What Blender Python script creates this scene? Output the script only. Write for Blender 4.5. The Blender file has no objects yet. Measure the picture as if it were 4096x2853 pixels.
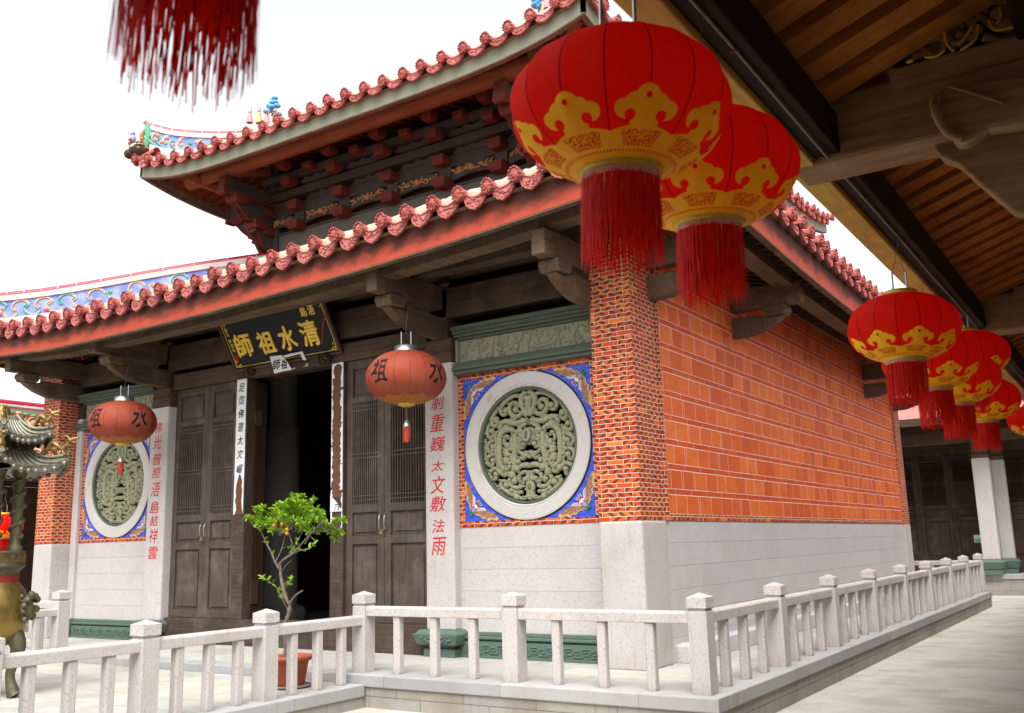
import bpy, math, random
from mathutils import Vector, Matrix
rad = math.radians
rnd = random.Random(11)
SC = bpy.context.scene
COL = SC.collection

# ------------------------------------------------------------------ camera
YAW, PITCH, ROLL = .5809, .196, -.0269
fw = Vector((-math.sin(YAW)*math.cos(PITCH), math.cos(YAW)*math.cos(PITCH), math.sin(PITCH)))
rt = Vector((math.cos(YAW), math.sin(YAW), 0))
up = rt.cross(fw)
rt2 = rt*math.cos(ROLL)+up*math.sin(ROLL)
up2 = -rt*math.sin(ROLL)+up*math.cos(ROLL)
cd = bpy.data.cameras.new('camera'); cam = bpy.data.objects.new('camera', cd); COL.objects.link(cam)
cd.sensor_width = 36; cd.sensor_fit = 'HORIZONTAL'; cd.lens = 36*3801/4096
cd.clip_start = .05; cd.clip_end = 3000
cd.dof.use_dof = True; cd.dof.focus_distance = 11.5; cd.dof.aperture_fstop = 5.6
cam.matrix_world = Matrix(((rt2.x, up2.x, -fw.x, 4.7405), (rt2.y, up2.y, -fw.y, -9.771), (rt2.z, up2.z, -fw.z, 1.3751), (0, 0, 0, 1)))
SC.camera = cam

# ------------------------------------------------------------------ sky, sun, exposure
SUN_EL, SUN_AZ = rad(58), rad(150)          # azimuth clockwise from +Y: high behind the viewer
W = bpy.data.worlds.new('World'); SC.world = W; W.use_nodes = True
wn = W.node_tree; wn.nodes.clear()
sky = wn.nodes.new('ShaderNodeTexSky'); sky.sky_type = 'NISHITA'; sky.sun_disc = False
sky.sun_elevation = SUN_EL; sky.sun_rotation = SUN_AZ
sky.air_density = 1.0; sky.dust_density = 4.0; sky.ozone_density = 1.0
hs = wn.nodes.new('ShaderNodeHueSaturation'); hs.inputs['Saturation'].default_value = .12; hs.inputs['Value'].default_value = 1.0
bgn = wn.nodes.new('ShaderNodeBackground'); bgn.inputs['Strength'].default_value = .15
wo = wn.nodes.new('ShaderNodeOutputWorld')
wn.links.new(sky.outputs[0], hs.inputs['Color']); wn.links.new(hs.outputs[0], bgn.inputs[0]); wn.links.new(bgn.outputs[0], wo.inputs[0])
sd = bpy.data.lights.new('sun', 'SUN'); sun = bpy.data.objects.new('sun', sd); COL.objects.link(sun)
sd.energy = 1.05; sd.angle = rad(45); sd.color = (1, .965, .91)
dv = Vector((math.sin(SUN_AZ)*math.cos(SUN_EL), math.cos(SUN_AZ)*math.cos(SUN_EL), math.sin(SUN_EL)))
sun.rotation_euler = dv.to_track_quat('Z', 'Y').to_euler()
SC.view_settings.view_transform = 'Standard'; SC.view_settings.look = 'None'
SC.view_settings.gamma = 1; SC.view_settings.exposure = 1.38
try:
    SC.cycles.max_bounces = 8; SC.cycles.diffuse_bounces = 5; SC.cycles.use_denoising = True
except Exception:
    pass

# ------------------------------------------------------------------ shader helpers
class E:
    """tiny expression wrapper round float sockets"""
    def __init__(s, nt, k): s.nt, s.k = nt, k
    def _b(s, op, o=None, c=None):
        n = s.nt.nodes.new('ShaderNodeMath'); n.operation = op
        for i, x in enumerate((s, o, c)):
            if x is None: continue
            if isinstance(x, E): s.nt.links.new(x.k, n.inputs[i])
            else: n.inputs[i].default_value = x
        return E(s.nt, n.outputs[0])
    def __add__(s, o): return s._b('ADD', o)
    __radd__ = __add__
    def __sub__(s, o): return s._b('SUBTRACT', o)
    def __rsub__(s, o): return (s*-1.0)+o
    def __mul__(s, o): return s._b('MULTIPLY', o)
    __rmul__ = __mul__
    def __truediv__(s, o): return s._b('DIVIDE', o)
    def lt(s, o): return s._b('LESS_THAN', o)
    def gt(s, o): return s._b('GREATER_THAN', o)
    def floor(s): return s._b('FLOOR')
    def fract(s): return s._b('FRACT')
    def abs(s): return s._b('ABSOLUTE')
    def mod(s, m): return s._b('FLOORED_MODULO', m)
    def mx(s, o): return s._b('MAXIMUM', o)
    def mn(s, o): return s._b('MINIMUM', o)
    def sqrt(s): return s._b('SQRT')
    def pw(s, o): return s._b('POWER', o)
    def sat(s):
        r = s._b('ADD', 0.0); r.k.node.use_clamp = True; return r
    def step(s, a, b):      # smooth ramp a..b -> 0..1
        n = s.nt.nodes.new('ShaderNodeMapRange'); n.interpolation_type = 'SMOOTHSTEP'
        s.nt.links.new(s.k, n.inputs[0]); n.inputs[1].default_value = a; n.inputs[2].default_value = b
        return E(s.nt, n.outputs[0])

def newmat(name, rough=.8, spec=.3):
    m = bpy.data.materials.new(name); m.use_nodes = True; nt = m.node_tree
    b = nt.nodes['Principled BSDF']; b.inputs['Roughness'].default_value = rough
    b.inputs['Specular IOR Level'].default_value = spec
    return m, nt, b
def uv(nt):
    n = nt.nodes.new('ShaderNodeUVMap'); s = nt.nodes.new('ShaderNodeSeparateXYZ'); nt.links.new(n.outputs[0], s.inputs[0])
    return E(nt, s.outputs[0]), E(nt, s.outputs[1])
def pos(nt, obj=True):
    n = nt.nodes.new('ShaderNodeTexCoord') if obj else nt.nodes.new('ShaderNodeNewGeometry')
    return n.outputs['Object'] if obj else n.outputs['Position']
def vec(nt, x, y, z=0.0):
    n = nt.nodes.new('ShaderNodeCombineXYZ')
    for i, a in enumerate((x, y, z)):
        if isinstance(a, E): nt.links.new(a.k, n.inputs[i])
        else: n.inputs[i].default_value = a
    return n.outputs[0]
def scl(nt, v, s):
    n = nt.nodes.new('ShaderNodeMapping'); n.inputs['Scale'].default_value = s; nt.links.new(v, n.inputs[0]); return n.outputs[0]
def noise(nt, v, scale, detail=4, rough=.55, dist=0.0):
    n = nt.nodes.new('ShaderNodeTexNoise'); n.inputs['Scale'].default_value = scale
    n.inputs['Detail'].default_value = detail; n.inputs['Roughness'].default_value = rough; n.inputs['Distortion'].default_value = dist
    if v is not None: nt.links.new(v, n.inputs['Vector'])
    return E(nt, n.outputs[0])
def white(nt, v):
    n = nt.nodes.new('ShaderNodeTexWhiteNoise'); n.noise_dimensions = '3D'; nt.links.new(v, n.inputs['Vector']); return E(nt, n.outputs[0])
def voro(nt, v, scale, feat='F1'):
    n = nt.nodes.new('ShaderNodeTexVoronoi'); n.feature = feat; n.inputs['Scale'].default_value = scale; nt.links.new(v, n.inputs['Vector'])
    return E(nt, n.outputs['Distance'])
def mix(nt, f, a, b, mode='MIX'):
    n = nt.nodes.new('ShaderNodeMix'); n.data_type = 'RGBA'; n.blend_type = mode
    for i, x in ((0, f), (6, a), (7, b)):
        if isinstance(x, E): nt.links.new(x.k, n.inputs[i])
        elif isinstance(x, bpy.types.NodeSocket): nt.links.new(x, n.inputs[i])
        elif i == 0: n.inputs[0].default_value = x
        else: n.inputs[i].default_value = (x[0], x[1], x[2], 1)
    return n.outputs[2]
def ramp(nt, f, stops):
    n = nt.nodes.new('ShaderNodeValToRGB'); nt.links.new(f.k, n.inputs[0]); e = n.color_ramp.elements
    e[0].position, e[0].color = stops[0][0], (*stops[0][1], 1); e[1].position, e[1].color = stops[-1][0], (*stops[-1][1], 1)
    for p, c in stops[1:-1]:
        k = e.new(p); k.color = (*c, 1)
    return n.outputs[0]
def setc(nt, b, c):
    nt.links.new(c, b.inputs['Base Color'])
def bump(nt, b, f, dist=.01, st=1.0):
    n = nt.nodes.new('ShaderNodeBump'); n.inputs['Distance'].default_value = dist; n.inputs['Strength'].default_value = st
    nt.links.new(f.k if isinstance(f, E) else f, n.inputs['Height']); nt.links.new(n.outputs[0], b.inputs['Normal'])

# ------------------------------------------------------------------ materials
def granite(name, c=(.52, .49, .475), stain=.35, joints=None, rust=0.0, grain=330, var=.16, streak=0.0, jw=.007, rows=None, splash=0.0):
    m, nt, b = newmat(name, .82, .25); P = pos(nt)
    g = noise(nt, P, grain, 2, .7); g2 = noise(nt, P, grain*.38, 2, .6); big = noise(nt, P, 1.7, 5, .6); mid = noise(nt, P, 9, 4, .6)
    dk = tuple(x*.62 for x in c); lt = tuple(min(1, x*1.2) for x in c)
    base = ramp(nt, g, [(.30, dk), (.45, c), (.56, c), (.70, lt)])
    base = mix(nt, g2.step(.56, .68)*.5, base, tuple(x*.55 for x in c))
    st = (big.step(.42, .72)*stain)
    base = mix(nt, st, base, (c[0]*.66, c[1]*.61, c[2]*.52))
    base = mix(nt, mid.step(.5, .75)*stain*.5, base, (c[0]*.82, c[1]*.8, c[2]*.74))
    if streak:
        u, v = uv(nt); s2 = noise(nt, vec(nt, u*14, v*1.2), 1, 4, .6); base = mix(nt, s2.step(.52, .75)*streak, base, (c[0]*.5, c[1]*.46, c[2]*.36))
    if rust:
        r1 = noise(nt, P, 2.3, 4, .65); base = mix(nt, r1.step(.6, .74)*rust, base, (.42, .22, .085))
    if splash:
        u, v = uv(nt); sn = noise(nt, vec(nt, u*3.1, v*2.0), 1.5, 5, .65); sm_ = ((v*-1+.42)+(sn-.5)*.9).step(.18, .55); base = mix(nt, sm_*splash, base, (c[0]*.50, c[1]*.44, c[2]*.37))
    h = g
    if joints:
        u, v = uv(nt)
        jl, jh, jo = joints
        row = (v/jh).floor(); fu = ((u+row*jl*.37)/jl).fract(); fv = (v/jh).fract()
        bid = white(nt, vec(nt, ((u+row*jl*.37)/jl).floor(), row, 3.0))
        base = mix(nt, (bid-.5).abs()*2*var*2, base, mix(nt, bid.gt(.5), (c[0]*.72, c[1]*.73, c[2]*.78), (c[0]*1.12, c[1]*1.08, c[2]*1.0)))
        j = (fu*jl).lt(jw).mx((fv*jh).lt(jw))
        base = mix(nt, j*.7, base, tuple(x*jo for x in c)); h = g*.3-j*3
    setc(nt, b, base); bump(nt, b, h, .004, .5)
    return m

def chevron(name, L=.20, H=.0535, tone=1.0):
    m, nt, b = newmat(name, .6, .2); u, v = uv(nt)
    row = (v/H).floor(); par = row.mod(2.0); uu = u+par*L*.5
    bid = (uu/L).floor(); fu = (uu/L).fract()*L; fv = (v/H).fract()*H
    r1 = white(nt, vec(nt, bid, row, 1.7)); r2 = white(nt, vec(nt, bid, row, 9.1))
    sg = par*2-1
    w = noise(nt, vec(nt, u, v), 30, 2)
    d = ((u+sg*fv*1.25+w*.012)/(L*.68)).fract()
    st = ((d-.5).abs()*-1+.5).step(.26, .33)*r2.gt(.1)
    base = ramp(nt, r1, [(0, (.46*tone, .052*tone, .016*tone)), (.45, (.58*tone, .085*tone, .016*tone)), (.8, (.66*tone, .13*tone, .018*tone)), (1, (.70*tone, .19*tone, .03*tone))])
    base = mix(nt, noise(nt, pos(nt), 14, 4).step(.4, .8)*.35, base, (.34*tone, .06*tone, .025*tone))
    base = mix(nt, st*.9, base, (.07*tone, .03*tone, .02*tone))
    mo = fu.lt(.0058).mx(fv.lt(.0062))
    base = mix(nt, mo, base, (.74, .66, .56))
    setc(nt, b, base); bump(nt, b, mo*-1+noise(nt, pos(nt), 90, 2)*.2, .006, .7)
    return m

def tilewall(name):
    m, nt, b = newmat(name, .6, .2); u, v = uv(nt)
    P_ = .3; T = .068
    vv = v-1.69; row = (vv/P_).floor(); f = (vv/P_).fract()*P_
    thin = f.gt(P_-T)
    # broad course: square tiles in header/stretcher rhythm, with a hairline beside some joints
    wv = .37; ub = u+row.mod(2.0)*.21+white(nt, vec(nt, row, 4.0))*.1; ib = (ub/wv).floor(); fb = (ub/wv).fract()*wv
    jit = white(nt, vec(nt, ib, row, 2.0))
    split = (fb-(wv*.86+jit*.02)).abs().lt(.0035)*jit.lt(.45)
    jb = fb.lt(.0062); dark = white(nt, vec(nt, ib, row, 7.0)).gt(.78)
    wt = .5; ut = u+row.mod(3.0)*.17; jt = ((ut/wt).fract()*wt).lt(.005); it = (ut/wt).floor()
    jh = (f-(P_-T)).abs().lt(.0046).mx((f-.002).abs().lt(.0046))
    ids = white(nt, vec(nt, ib, row, 5.5)); idt = white(nt, vec(nt, it, row, 8.5))
    cb = ramp(nt, ids, [(0, (.58, .095, .020)), (.5, (.70, .135, .026)), (1, (.76, .175, .034))])
    ct = ramp(nt, idt, [(0, (.53, .066, .014)), (1, (.63, .095, .016))])
    base = mix(nt, thin, cb, ct)
    n1 = noise(nt, vec(nt, u*2.0, v*5.0), 1.5, 5, .6); base = mix(nt, n1.step(.42, .75)*.35, base, (.45, .06, .018))
    n2 = noise(nt, vec(nt, u*7, v*1.2), 2.0, 4, .6); base = mix(nt, n2.step(.55, .8)*.3, base, (.62, .2, .08))
    nth = 1-thin
    pale = (.80, .68, .60)
    base = mix(nt, (jb*dark*nth), base, (.27, .055, .025))
    base = mix(nt, (jb*(1-dark)*nth).mx(split*nth).mx(jt*thin)*.95, base, pale)
    br = noise(nt, vec(nt, u*1.3, v*9), 2.0, 3); base = mix(nt, jh*(br.step(.25, .5)*.5+.5), base, pale)
    setc(nt, b, base)
    bump(nt, b, (jh.mx(jb))*-1+noise(nt, pos(nt), 60, 3)*.25, .006, .6)
    return m

def wood(name, c1, c2, rough=.72, dust=None, ax=2, sc=1.0, wear=0.0, spec=.08):
    m, nt, b = newmat(name, rough, spec); P = pos(nt)
    s = [16*sc, 16*sc, 16*sc]; s[ax] = .9*sc
    g = noise(nt, scl(nt, P, s), 1.6, 6, .6, .4); big = noise(nt, P, 1.9, 4)
    base = ramp(nt, g, [(.25, c2), (.5, tuple((a+d)/2 for a, d in zip(c1, c2))), (.75, c1)])
    base = mix(nt, big.step(.4, .75)*.35, base, tuple(x*.55 for x in c2))
    if dust: base = mix(nt, noise(nt, P, 3.1, 5, .65).step(.45, .75)*.55, base, dust)
    if wear:
        s3 = [60, 60, 60]; s3[ax] = 3.5
        w1 = noise(nt, scl(nt, P, s3), 1.0, 4, .7); w2 = noise(nt, P, 2.4, 3)
        base = mix(nt, w1.step(.62, .72)*w2.step(.48, .62)*wear, base, (.34, .27, .23))
    setc(nt, b, base); bump(nt, b, g, .006, .5)
    return m

def plain(name, c, rough=.7, spec=.3, var=.25, sc=8, bmp=0.0, metal=0.0, c2=None):
    m, nt, b = newmat(name, rough, spec); P = pos(nt)
    n = noise(nt, P, sc, 5, .6)
    setc(nt, b, mix(nt, n.step(.35, .75)*var, c, c2 if c2 else tuple(x*.45 for x in c)))
    b.inputs['Metallic'].default_value = metal
    if bmp: bump(nt, b, noise(nt, P, sc*3, 4), bmp, .6)
    return m

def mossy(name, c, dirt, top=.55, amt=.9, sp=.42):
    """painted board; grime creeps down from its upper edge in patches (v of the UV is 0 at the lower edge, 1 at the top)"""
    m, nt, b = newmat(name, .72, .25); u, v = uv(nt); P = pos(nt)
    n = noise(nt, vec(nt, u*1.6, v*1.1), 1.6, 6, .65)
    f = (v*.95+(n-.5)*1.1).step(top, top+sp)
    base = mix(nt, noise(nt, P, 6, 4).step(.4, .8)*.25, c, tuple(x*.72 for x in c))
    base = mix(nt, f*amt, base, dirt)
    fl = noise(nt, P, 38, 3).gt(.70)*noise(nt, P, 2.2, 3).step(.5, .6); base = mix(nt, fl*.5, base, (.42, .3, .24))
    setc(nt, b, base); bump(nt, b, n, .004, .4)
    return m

def carved(name, c, dark, sc=14, dist=.03):
    m, nt, b = newmat(name, .85, .2); P = pos(nt)
    v1 = voro(nt, P, sc, 'SMOOTH_F1'); n = noise(nt, P, sc*.7, 3, .5, 1.5)
    h = (v1*.8+n*.7)
    base = mix(nt, noise(nt, P, 3, 5).step(.35, .8)*.4, c, dark); base = mix(nt, noise(nt, P, 1.9, 5, .7).step(.5, .72)*.55, base, tuple(x*.42+.03 for x in dark)); base = mix(nt, noise(nt, P, 2.6, 5, .7).step(.55, .75)*.35, base, (.55, .30, .27))
    setc(nt, b, base); bump(nt, b, h, dist, 1.0)
    return m

M = {}
M['granite'] = granite('granite_pale', (.50, .465, .45), .45, None, .10, grain=85, streak=.3, splash=.22)
M['granite_wall'] = granite('granite_wall', (.53, .49, .475), .28, None, .14, grain=110, streak=.22, splash=.35)
M['dado_side'] = granite('granite_dado_side', (.535, .515, .52), .22, (1.9, .2695, .55), .14, grain=110, var=.10, splash=.3)
M['dado_front'] = granite('granite_dado_front', (.525, .49, .485), .2, (7.0, .2695, .6), .10, grain=110, var=.06, splash=.25)
M['kerb'] = granite('granite_kerb', (.37, .37, .375), .5, (1.55, 40, .4), .25, grain=260, var=.2, streak=.25)
M['retain'] = granite('granite_retaining', (.33, .305, .275), .7, (.9, .235, .35), .2, grain=210, var=.12, streak=.5, jw=.012)
M['paving'] = granite('granite_paving', (.50, .485, .435), .8, (1.35, .62, .62), .42, grain=120, var=.15, jw=.008)
M['terrace'] = granite('granite_terrace', (.44, .43, .395), .7, (1.5, .6, .45), .3, grain=120, var=.22, jw=.010)
M['chev'] = chevron('chevron_brick')
M['tilewall'] = tilewall('orange_tile_wall')
M['wood_dark'] = wood('aged_dark_wood', (.080, .052, .035), (.036, .023, .016), dust=(.11, .076, .053), ax=0)
M['wood_brk'] = wood('aged_bracket_wood', (.175, .118, .077), (.080, .052, .034), dust=(.225, .165, .115), ax=1)
M['wood_door'] = wood('door_wood', (.115, .088, .072), (.060, .045, .036), .6, (.17, .142, .12), ax=2, wear=.8)
M['wood_sill'] = wood('sill_wood', (.095, .070, .054), (.042, .029, .021), .7, (.14, .112, .09), ax=0, wear=.5)
M['wood_lint'] = wood('lintel_wood', (.125, .081, .055), (.058, .037, .025), dust=(.16, .112, .078), ax=0)
M['wood_red'] = wood('reddish_jamb_wood', (.060, .028, .019), (.03, .014, .01), ax=2)
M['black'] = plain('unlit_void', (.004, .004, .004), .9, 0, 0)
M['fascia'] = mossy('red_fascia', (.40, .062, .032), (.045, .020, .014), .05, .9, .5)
M['fascia_up'] = mossy('grey_green_fascia', (.215, .225, .17), (.06, .055, .045), .72, .8)
M['tile'] = plain('roof_tile_red', (.40, .105, .095), .55, .3, .7, 9, .012, c2=(.28, .055, .045))
M['bed'] = plain('tile_bed', (.20, .15, .075), .9, .1, .6, 12, .01, c2=(.09, .065, .04))
M['tile_relief'] = carved('roof_tile_relief', (.44, .14, .13), (.31, .075, .062), 26, .04)
M['tile_disc'] = carved('round_tile_relief', (.37, .095, .08), (.25, .05, .038), 30, .04)
M['mortar'] = plain('lime_mortar', (.43, .36, .28), .9, .1, .5, 7, .01, c2=(.40, .34, .27))
M['tile_field'] = plain('roof_tile_field', (.42, .15, .12), .6, .3, .5, 4, .01)
M['greenstone'] = plain('green_stone', (.092, .115, .088), .7, .3, .5, 9, .01, c2=(.058, .078, .06))
M['greenstone_lo'] = plain('green_stone_plinth', (.095, .15, .12), .65, .35, .4, 9, .01, c2=(.07, .11, .088))
M['relief'] = plain('grey_green_relief_stone', (.31, .31, .215), .85, .2, .4, 12, .02, c2=(.20, .20, .135))
M['grille'] = plain('grey_green_openwork', (.285, .29, .185), .8, .2, .5, 6, .012, c2=(.20, .205, .125))
M['ring'] = granite('granite_ring', (.55, .52, .495), .15, None, .75, grain=300)
def bluepaint():
    m, nt, b = newmat('painted_blue', .45, .4); P = pos(nt)
    n = noise(nt, scl(nt, P, (6, 6, 22)), 1.5, 5, .6, .5); setc(nt, b, ramp(nt, n, [(.3, (.018, .045, .42)), (.5, (.035, .08, .56)), (.72, (.09, .17, .66))])); return m
M['blue'] = bluepaint()
M['bat_brown'] = plain('painted_brown', (.26, .105, .045), .6, .3, .5, 60, c2=(.48, .33, .2))
M['bat_tan'] = plain('painted_tan', (.60, .36, .14), .6, .3, .3, 20)
M['bat_white'] = plain('painted_white', (.72, .70, .68), .6, .3, .2, 20)
M['bat_green'] = plain('painted_green', (.02, .24, .12), .6, .3, .2, 20)
M['bat_lilac'] = plain('painted_lilac', (.30, .27, .62), .6, .3, .2, 20)
M['red_paint'] = plain('red_lettering', (.55, .012, .022), .6, .3, .3, 30, c2=(.60, .09, .08))
M['ink'] = plain('black_ink', (.012, .011, .012), .6, .2, 0)
M['gold'] = plain('gilt_lettering', (.85, .53, .03), .38, .5, .35, 9, c2=(.6, .33, .02))
M['board'] = plain('dark_sign_board', (.010, .013, .013), .6, .2, .3, 6, c2=(.018, .018, .016))
M['paper'] = plain('white_paper', (.78, .77, .77), .9, .1, .12, 9, .004)
M['tape'] = plain('brown_bared_board', (.15, .062, .035), .7, .2, .5, 8, c2=(.09, .04, .025))
M['steel'] = plain('galvanised_steel', (.55, .55, .53), .35, .5, .15, 20, metal=.9)
M['wire'] = plain('thin_wire', (.16, .15, .14), .5, .4, 0, metal=.5)
M['rope'] = plain('grey_rope', (.25, .22, .19), .9, .1, .3, 60)
M['gold_band'] = plain('gilt_band', (.70, .46, .03), .35, .6, .4, 40, .01, metal=.35)
M['tassel'] = plain('red_tassel', (.82, .016, .005), .55, .35, .45, 40, c2=(.50, .004, .002))
M['tassel_shade'] = plain('shaded_red_tassel', (.24, .003, .004), .7, .2, .4, 40)  # inner threads: the shade inside the tassel put into a darker red

for k_ in ('tassel', 'tassel_shade'):   # silk threads let light through
    nt = M[k_].node_tree; b_ = nt.nodes['Principled BSDF']; tr = nt.nodes.new('ShaderNodeBsdfTranslucent'); nt.links.new(b_.inputs['Base Color'].links[0].from_socket, tr.inputs[0])
    mx = nt.nodes.new('ShaderNodeMixShader'); mx.inputs[0].default_value = .45; nt.links.new(b_.outputs[0], mx.inputs[1]); nt.links.new(tr.outputs[0], mx.inputs[2]); nt.links.new(mx.outputs[0], nt.nodes['Material Output'].inputs[0])
# ------------------------------------------------------------------ mesh helpers
class MB:
    def __init__(s): s.v, s.f, s.uvs, s.sm, s.mi, s.cur = [], [], [], [], [], 0
    def face(s, pts, uvs=None, sm=False):
        i = len(s.v); s.v += [tuple(p) for p in pts]; s.f.append(tuple(range(i, i+len(pts)))); s.uvs.append(uvs); s.sm.append(sm); s.mi.append(s.cur)
    def add(s, vs, fs, uvs=None, sm=False):
        i = len(s.v); s.v += [tuple(p) for p in vs]
        for k, f in enumerate(fs):
            s.f.append(tuple(i+a for a in f)); s.uvs.append(uvs[k] if uvs else None); s.sm.append(sm); s.mi.append(s.cur)
    def box(s, x0, x1, y0, y1, z0, z1, T=None):
        p = [(x, y, z) for z in (z0, z1) for y in (y0, y1) for x in (x0, x1)]
        if T is not None: p = [T @ Vector(q) for q in p]
        s.add(p, [(0, 2, 3, 1), (4, 5, 7, 6), (0, 1, 5, 4), (2, 6, 7, 3), (0, 4, 6, 2), (1, 3, 7, 5)])
    def frust(s, c, b, t, z0, z1):
        """c centre xy, b/t half sizes (x,y) at bottom and top"""
        p = [(c[0]+sx*b[0], c[1]+sy*b[1], z0) for sy in (-1, 1) for sx in (-1, 1)]+[(c[0]+sx*t[0], c[1]+sy*t[1], z1) for sy in (-1, 1) for sx in (-1, 1)]
        s.add(p, [(0, 2, 3, 1), (4, 5, 7, 6), (0, 1, 5, 4), (2, 6, 7, 3), (0, 4, 6, 2), (1, 3, 7, 5)])
    def prism(s, poly, fn, d0, d1):
        """poly of (a,b); fn(a,b,d)->xyz ; extruded d0..d1"""
        n = len(poly); A = [fn(a, b, d0) for a, b in poly]; B = [fn(a, b, d1) for a, b in poly]
        s.add(A+B, [tuple(range(n))[::-1], tuple(range(n, 2*n))]+[(i, (i+1) % n, n+(i+1) % n, n+i) for i in range(n)])
    def tube(s, pts, r, n=8, cap=True, flat=None, sm=True):
        pts = [Vector(p) for p in pts]; k = len(pts); rr = r if isinstance(r, (list, tuple)) else [r]*k
        vs, prev = [], None
        for i, p in enumerate(pts):
            t = (pts[min(i+1, k-1)]-pts[max(i-1, 0)]).normalized()
            if prev is None:
                a = Vector((0, 0, 1)) if abs(t.z) < .9 else Vector((1, 0, 0)); x = t.cross(a).normalized()
            else:
                x = (prev-t*prev.dot(t)); x = x.normalized() if x.length > 1e-6 else t.orthogonal().normalized()
            prev = x; y = t.cross(x)
            for j in range(n):
                a = 2*math.pi*j/n; o = (x*math.cos(a)+y*math.sin(a))*rr[i]
                if flat is not None: o = o-flat[0]*(o.dot(flat[0])*(1-flat[1]))
                vs.append(p+o)
        fs = [(i*n+j, i*n+(j+1) % n, (i+1)*n+(j+1) % n, (i+1)*n+j) for i in range(k-1) for j in range(n)]
        s.add(vs, fs, sm=sm)
        if cap:
            s.face(vs[:n][::-1]); s.face(vs[-n:])
    def lathe(s, prof, c=(0, 0, 0), n=32, a0=0, a1=2*math.pi, uvfn=None, rfn=None, sm=True):
        k = len(prof); full = abs(a1-a0-2*math.pi) < 1e-6; m = n if full else n+1; vs = []
        for r, z in prof:
            for j in range(m):
                a = a0+(a1-a0)*j/n; q = r*(rfn(a, z) if rfn else 1); vs.append((c[0]+q*math.cos(a), c[1]+q*math.sin(a), c[2]+z))
        fs, us = [], []
        for i in range(k-1):
            for j in range(n):
                b = (j+1) % m
                fs.append((i*m+j, i*m+b, (i+1)*m+b, (i+1)*m+j))
                if uvfn: us.append([uvfn(j/n, i/(k-1)), uvfn((j+1)/n, i/(k-1)), uvfn((j+1)/n, (i+1)/(k-1)), uvfn(j/n, (i+1)/(k-1))])
        s.add(vs, fs, us if uvfn else None, sm)
    def ball(s, c, r, n=8, m=6, T=None):
        pts = []; r = r if isinstance(r, (tuple, list)) else (r, r, r)
        for i in range(m+1):
            th = math.pi*i/m
            for j in range(n):
                a = 2*math.pi*j/n; q = Vector((math.sin(th)*math.cos(a)*r[0], math.sin(th)*math.sin(a)*r[1], math.cos(th)*r[2]))
                pts.append(Vector(c)+(T @ q if T is not None else q))
        s.add(pts, [(i*n+j, (i+1)*n+j, (i+1)*n+(j+1) % n, i*n+(j+1) % n) for i in range(m) for j in range(n)], sm=True)
    def build(s, name, m, parent=None, bev=0.0, loc=None):
        me = bpy.data.meshes.new(name); me.from_pydata(s.v, [], s.f)
        L = me.uv_layers.new(name='UVMap'); V = me.vertices
        for p, u in zip(me.polygons, s.uvs):
            if u is not None:
                for li, q in zip(p.loop_indices, u): L.data[li].uv = q
            else:
                nx, ny, nz = (abs(a) for a in p.normal)
                for li in p.loop_indices:
                    c = V[me.loops[li].vertex_index].co
                    L.data[li].uv = (c.y, c.z) if nx >= ny and nx >= nz else ((c.x, c.z) if ny >= nz else (c.x, c.y))
        me.polygons.foreach_set('use_smooth', s.sm)
        [me.materials.append(M[q]) for q in (m if isinstance(m, tuple) else (m,))]; me.polygons.foreach_set('material_index', s.mi); me.update()
        o = bpy.data.objects.new(name, me); COL.objects.link(o)
        if parent is not None: put(o, parent)
        if loc: o.location = loc
        if bev:
            b = o.modifiers.new('bevel', 'BEVEL'); b.width = bev; b.segments = 2; b.limit_method = 'ANGLE'; b.angle_limit = rad(40)
        return o
def put(o, parent):
    o.parent = parent
    p, off = parent, Vector((0, 0, 0))
    while p is not None: off += p.location; p = p.parent
    o.location = Vector(o.location)-off if not o.get('_local') else o.location
def thing(name, label, cat, loc=(0, 0, 0), group=None):
    o = bpy.data.objects.new(name, None); COL.objects.link(o); o.location = loc; o.empty_display_size = .2
    return tag(o, label, cat, group)
def tag(o, label, cat, group=None):
    o['label'] = label; o['category'] = cat
    if group: o['group'] = group
    return o
def struct(o): o['kind'] = 'structure'; return o
def copytree(o, parent=None):
    c = o.copy(); COL.objects.link(c)
    if parent is not None: c.parent = parent
    for ch in list(o.children): copytree(ch, c)
    return c
def text_mesh(body, size):
    cu = bpy.data.curves.new('lettering', 'FONT'); cu.body = body; cu.size = size; cu.align_x = 'CENTER'; cu.resolution_u = 3
    o = bpy.data.objects.new('lettering', cu); COL.objects.link(o)
    dg = bpy.context.evaluated_depsgraph_get(); dg.update()
    me = bpy.data.meshes.new_from_object(o.evaluated_get(dg))
    vs = [tuple(v.co) for v in me.vertices]; fs = [tuple(p.vertices) for p in me.polygons]
    bpy.data.objects.remove(o); bpy.data.curves.remove(cu); bpy.data.meshes.remove(me)
    xs = [v[0] for v in vs]; ys = [v[1] for v in vs]; cx, cy = (min(xs)+max(xs))/2, (min(ys)+max(ys))/2
    return [(v[0]-cx, v[1]-cy) for v in vs], fs, max(xs)-min(xs), max(ys)-min(ys)
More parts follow.
